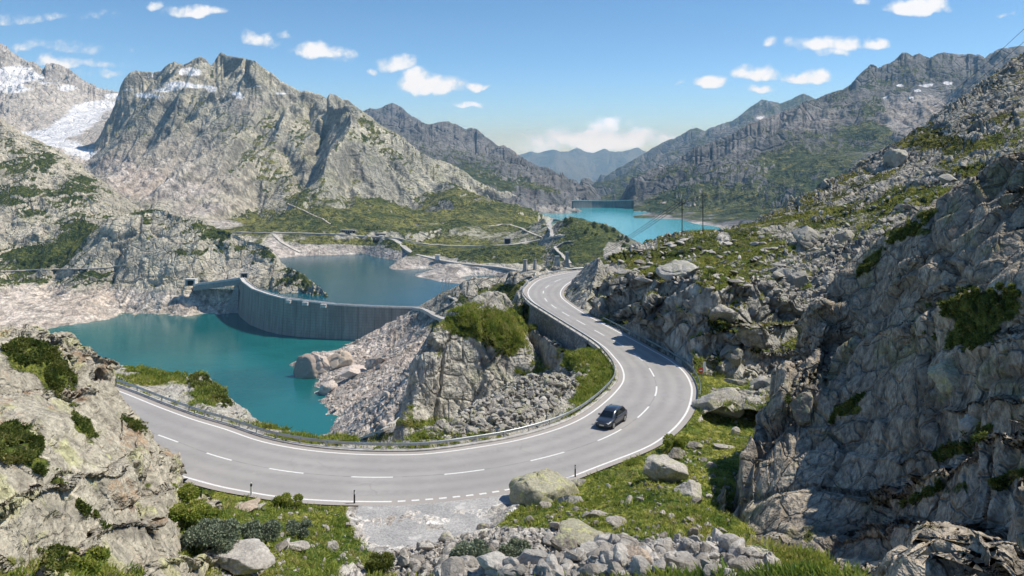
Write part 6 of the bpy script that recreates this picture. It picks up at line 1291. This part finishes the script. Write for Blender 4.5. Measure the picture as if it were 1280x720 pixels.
# ------------------------------------------------------------------ the car
def car():
    c = Vector(WZ(764, 529.5, 0)); s = near(FCEN, (764, 530)); a = cut(FCEN, s, s, 1)[0]; b = cut(FCEN, s + 1, s + 1, 1)[0]
    d = Vector(a - b)                                          # runs towards the viewpoint, lake on its right
    t = thing('car', 'dark grey estate car driving down through the bend in the lane by the guardrail', 'car', (c.x, c.y, .008), math.atan2(-.85, -.53))
    paint = NT('grey_car_paint'); P = paint.n('ShaderNodeBsdfPrincipled', {'Base Color': (.045, .052, .065, 1), 'Metallic': .55, 'Roughness': .32, 'Coat Weight': 1.0, 'Coat Roughness': .05}); MP = paint.out(P.outputs[0])
    MG = mat_plain('tinted_glass', (.008, .01, .012), .06, 0, .8); MT = mat_plain('tyre_rubber', (.018, .018, .018), .85); MR = mat_plain('alloy_rim', (.48, .49, .50), .35, .8)
    ML = mat_plain('headlight_glass', (.70, .72, .74), .12, .2); MRd = mat_plain('tail_light', (.35, .01, .01), .2); MC = mat_plain('chrome_trim', (.62, .63, .64), .2, .9)
    # body: rings across the car, from tail to nose (x forward), each ring right side to left side
    st = [(-2.34, .50, .80, .66, .86), (-2.28, .36, .90, .78, 1.02), (-2.0, .30, .95, .86, 1.06), (-1.4, .27, .97, .89, 1.07), (-.4, .26, .97, .90, 1.05), (.5, .26, .97, .90, 1.02), (1.05, .26, .97, .88, 1.00), (1.5, .27, .965, .82, .95), (1.95, .29, .93, .74, .88), (2.2, .33, .86, .66, .80), (2.34, .42, .72, .54, .70)]
    rows = []
    for x, zb, w, wt, zt in st:
        zm = zb + (zt - zb) * .62
        rows.append([(x, -w * .9, zb), (x, -w, zb + .12), (x, -w, zm), (x, -(w + wt) / 2, zt - .05), (x, -wt * .8, zt), (x, 0, zt + .025), (x, wt * .8, zt), (x, (w + wt) / 2, zt - .05), (x, w, zm), (x, w, zb + .12), (x, w * .9, zb)])
    V = [v for r in rows for v in r]; k = 11; n = len(rows)
    fs = [(i * k + j, i * k + j + 1, (i + 1) * k + j + 1, (i + 1) * k + j) for i in range(n - 1) for j in range(k - 1)] + [(i * k, (i + 1) * k, (i + 1) * k + k - 1, i * k + k - 1) for i in range(n - 1)] + [tuple(range(k)), tuple((n - 1) * k + j for j in range(k - 1, -1, -1))]
    body = MB().add(V, fs).build('body', MP, t, True)
    m = body.modifiers.new('round', 'SUBSURF'); m.levels = 2; m.render_levels = 2
    # greenhouse
    gh = [(-2.12, .80, 1.02, .80, 1.05), (-1.72, .70, 1.50, .80, 1.06), (-1.2, .68, 1.63, .84, 1.07), (-.4, .69, 1.68, .86, 1.06), (.15, .68, 1.64, .86, 1.04), (.55, .66, 1.50, .86, 1.02), (1.22, .80, .98, .84, .96)]
    rows = [[(x, -wb, zb), (x, -(wt + wb) / 2 * 1.01, (zt + zb) / 2), (x, -wt, zt - .05), (x, -wt * .82, zt), (x, 0, zt + .03), (x, wt * .82, zt), (x, wt, zt - .05), (x, (wt + wb) / 2 * 1.01, (zt + zb) / 2), (x, wb, zb)] for x, wt, zt, wb, zb in gh]
    V = [v for r in rows for v in r]; k = 9; n = len(rows)
    fs = [(i * k + j, i * k + j + 1, (i + 1) * k + j + 1, (i + 1) * k + j) for i in range(n - 1) for j in range(k - 1)] + [tuple(range(k)), tuple((n - 1) * k + j for j in range(k - 1, -1, -1))]
    MB().add(V, fs).build('cabin', MP, t, True)
    G = lambda x, col: [np.interp(x, [g[0] for g in gh], [g[q] for g in gh]) for q in (1, 2, 3, 4)]
    def side(xa, xb, sgn):
        o = MB(); vs = []
        for x in np.linspace(xa, xb, 5):
            wt, zt, wb, zb = G(x, 0); lo, hi = zb + .03, zt - .13
            for z in (lo, hi):
                f = (z - zb) / max(zt - .05 - zb, .01); w = wb + (wt - wb) * f + .022; vs.append((x, sgn * w, z))
        f = [(2 * i, 2 * i + 2, 2 * i + 3, 2 * i + 1) for i in range(4)]
        return o.add(vs, f).build('side_window', MG, t)
    for sgn in (-1, 1):
        for xa, xb in ((-1.85, -1.28), (-1.2, -.32), (-.25, .62)): side(xa, xb, sgn)
    # windscreen and rear window lie on the sloping ends, 12 mm proud
    MB().add([(1.20, -.72, 1.005), (1.20, .72, 1.005), (.64, .60, 1.475), (.64, -.60, 1.475)], [(0, 1, 2, 3)]).build('windscreen', MG, t).location = (.035, 0, .03)
    MB().add([(-2.10, .66, 1.09), (-2.10, -.66, 1.09), (-1.76, -.58, 1.46), (-1.76, .58, 1.46)], [(0, 1, 2, 3)]).build('rear_window', MG, t).location = (-.03, 0, .025)
    # wheels
    wm = None
    for x in (-1.42, 1.42):
        for sgn in (-1, 1):
            w = MB().tube([(x, sgn * .74, .345), (x, sgn * .965, .345)], .345, 24).build('wheel', MT, t, False)
            r = MB().tube([(x, sgn * .955, .345), (x, sgn * .980, .345)], .235, 20).build('rim', MR, w)
            h = MB()
            for q in range(5):
                an = q * 1.2566; h.box((x + math.cos(an) * .13, sgn * .985, .345 + math.sin(an) * .13), (.05, .012, .05))
            h.build('spoke_gap', MT, w)
            ar = MB(); aa = np.linspace(-.15, math.pi + .15, 15)
            ar.add([(x + math.cos(q) * rr_, sgn * (.975 if rr_ > .39 else .968), .345 + math.sin(q) * rr_) for q in aa for rr_ in (.36, .43)], [(2 * i, 2 * i + 1, 2 * i + 3, 2 * i + 2) for i in range(14)]); ar.build('wheel_arch', MT, t)
    for sgn in (-1, 1):
        MB().box((2.20, sgn * .60, .70), (.20, .34, .12), sgn * -.35).build('headlight', ML, t)
        MB().box((-2.27, sgn * .66, .92), (.12, .30, .14), sgn * .25).build('tail_light', MRd, t)
        q = MB().box((.78, sgn * 1.02, 1.06), (.16, .20, .13)).build('mirror', MP, t)
        MB().tube([(-1.6, sgn * .60, 1.60), (-.6, sgn * .63, 1.72), (.1, sgn * .62, 1.69)], .022, 6).build('roof_rail', MC, t)
        MB().box((-.45, sgn * .975, 1.055), (2.2, .02, .025)).build('window_trim', MC, t)
        for xx in (-.75, .2): MB().box((xx, sgn * .985, .90), (.2, .03, .03)).build('door_handle', MC, t)
        MB().box((0, sgn * .955, .33), (2.0, .05, .10)).build('sill', MT, t)
    MB().box((2.31, 0, .60), (.05, .86, .16)).build('grille', M_BLACK, t); MB().box((2.345, 0, .47), (.03, .52, .11)).build('number_plate', M_WHITE, t)
    MB().box((2.28, 0, .36), (.10, 1.4, .12)).build('lower_intake', M_BLACK, t); MB().box((-2.35, 0, .62), (.03, .52, .11)).build('number_plate', M_WHITE, t)
    return t
car()
# ------------------------------------------------------------------ haze over the valleys, thicker far down the main valley
def haze(c, d, dens, col):
    b = MB().box(c, d); m = NT('haze')
    v = m.n('ShaderNodeVolumeScatter', {'Color': (*col, 1), 'Density': dens, 'Anisotropy': .1})
    o = m.n('ShaderNodeOutputMaterial'); m.nt.links.new(v.outputs[0], o.inputs['Volume'])
    h = b.build('haze', m.t); h['kind'] = 'structure'
haze((0, 900, 180), (30000, 5800, 960), 5.5e-5, (.34, .67, 1.0))
haze((0, 8750, 100), (40000, 9800, 720), 1.35e-4, (.34, .66, 1.0))
print('script', round(time.time() - T0, 1))
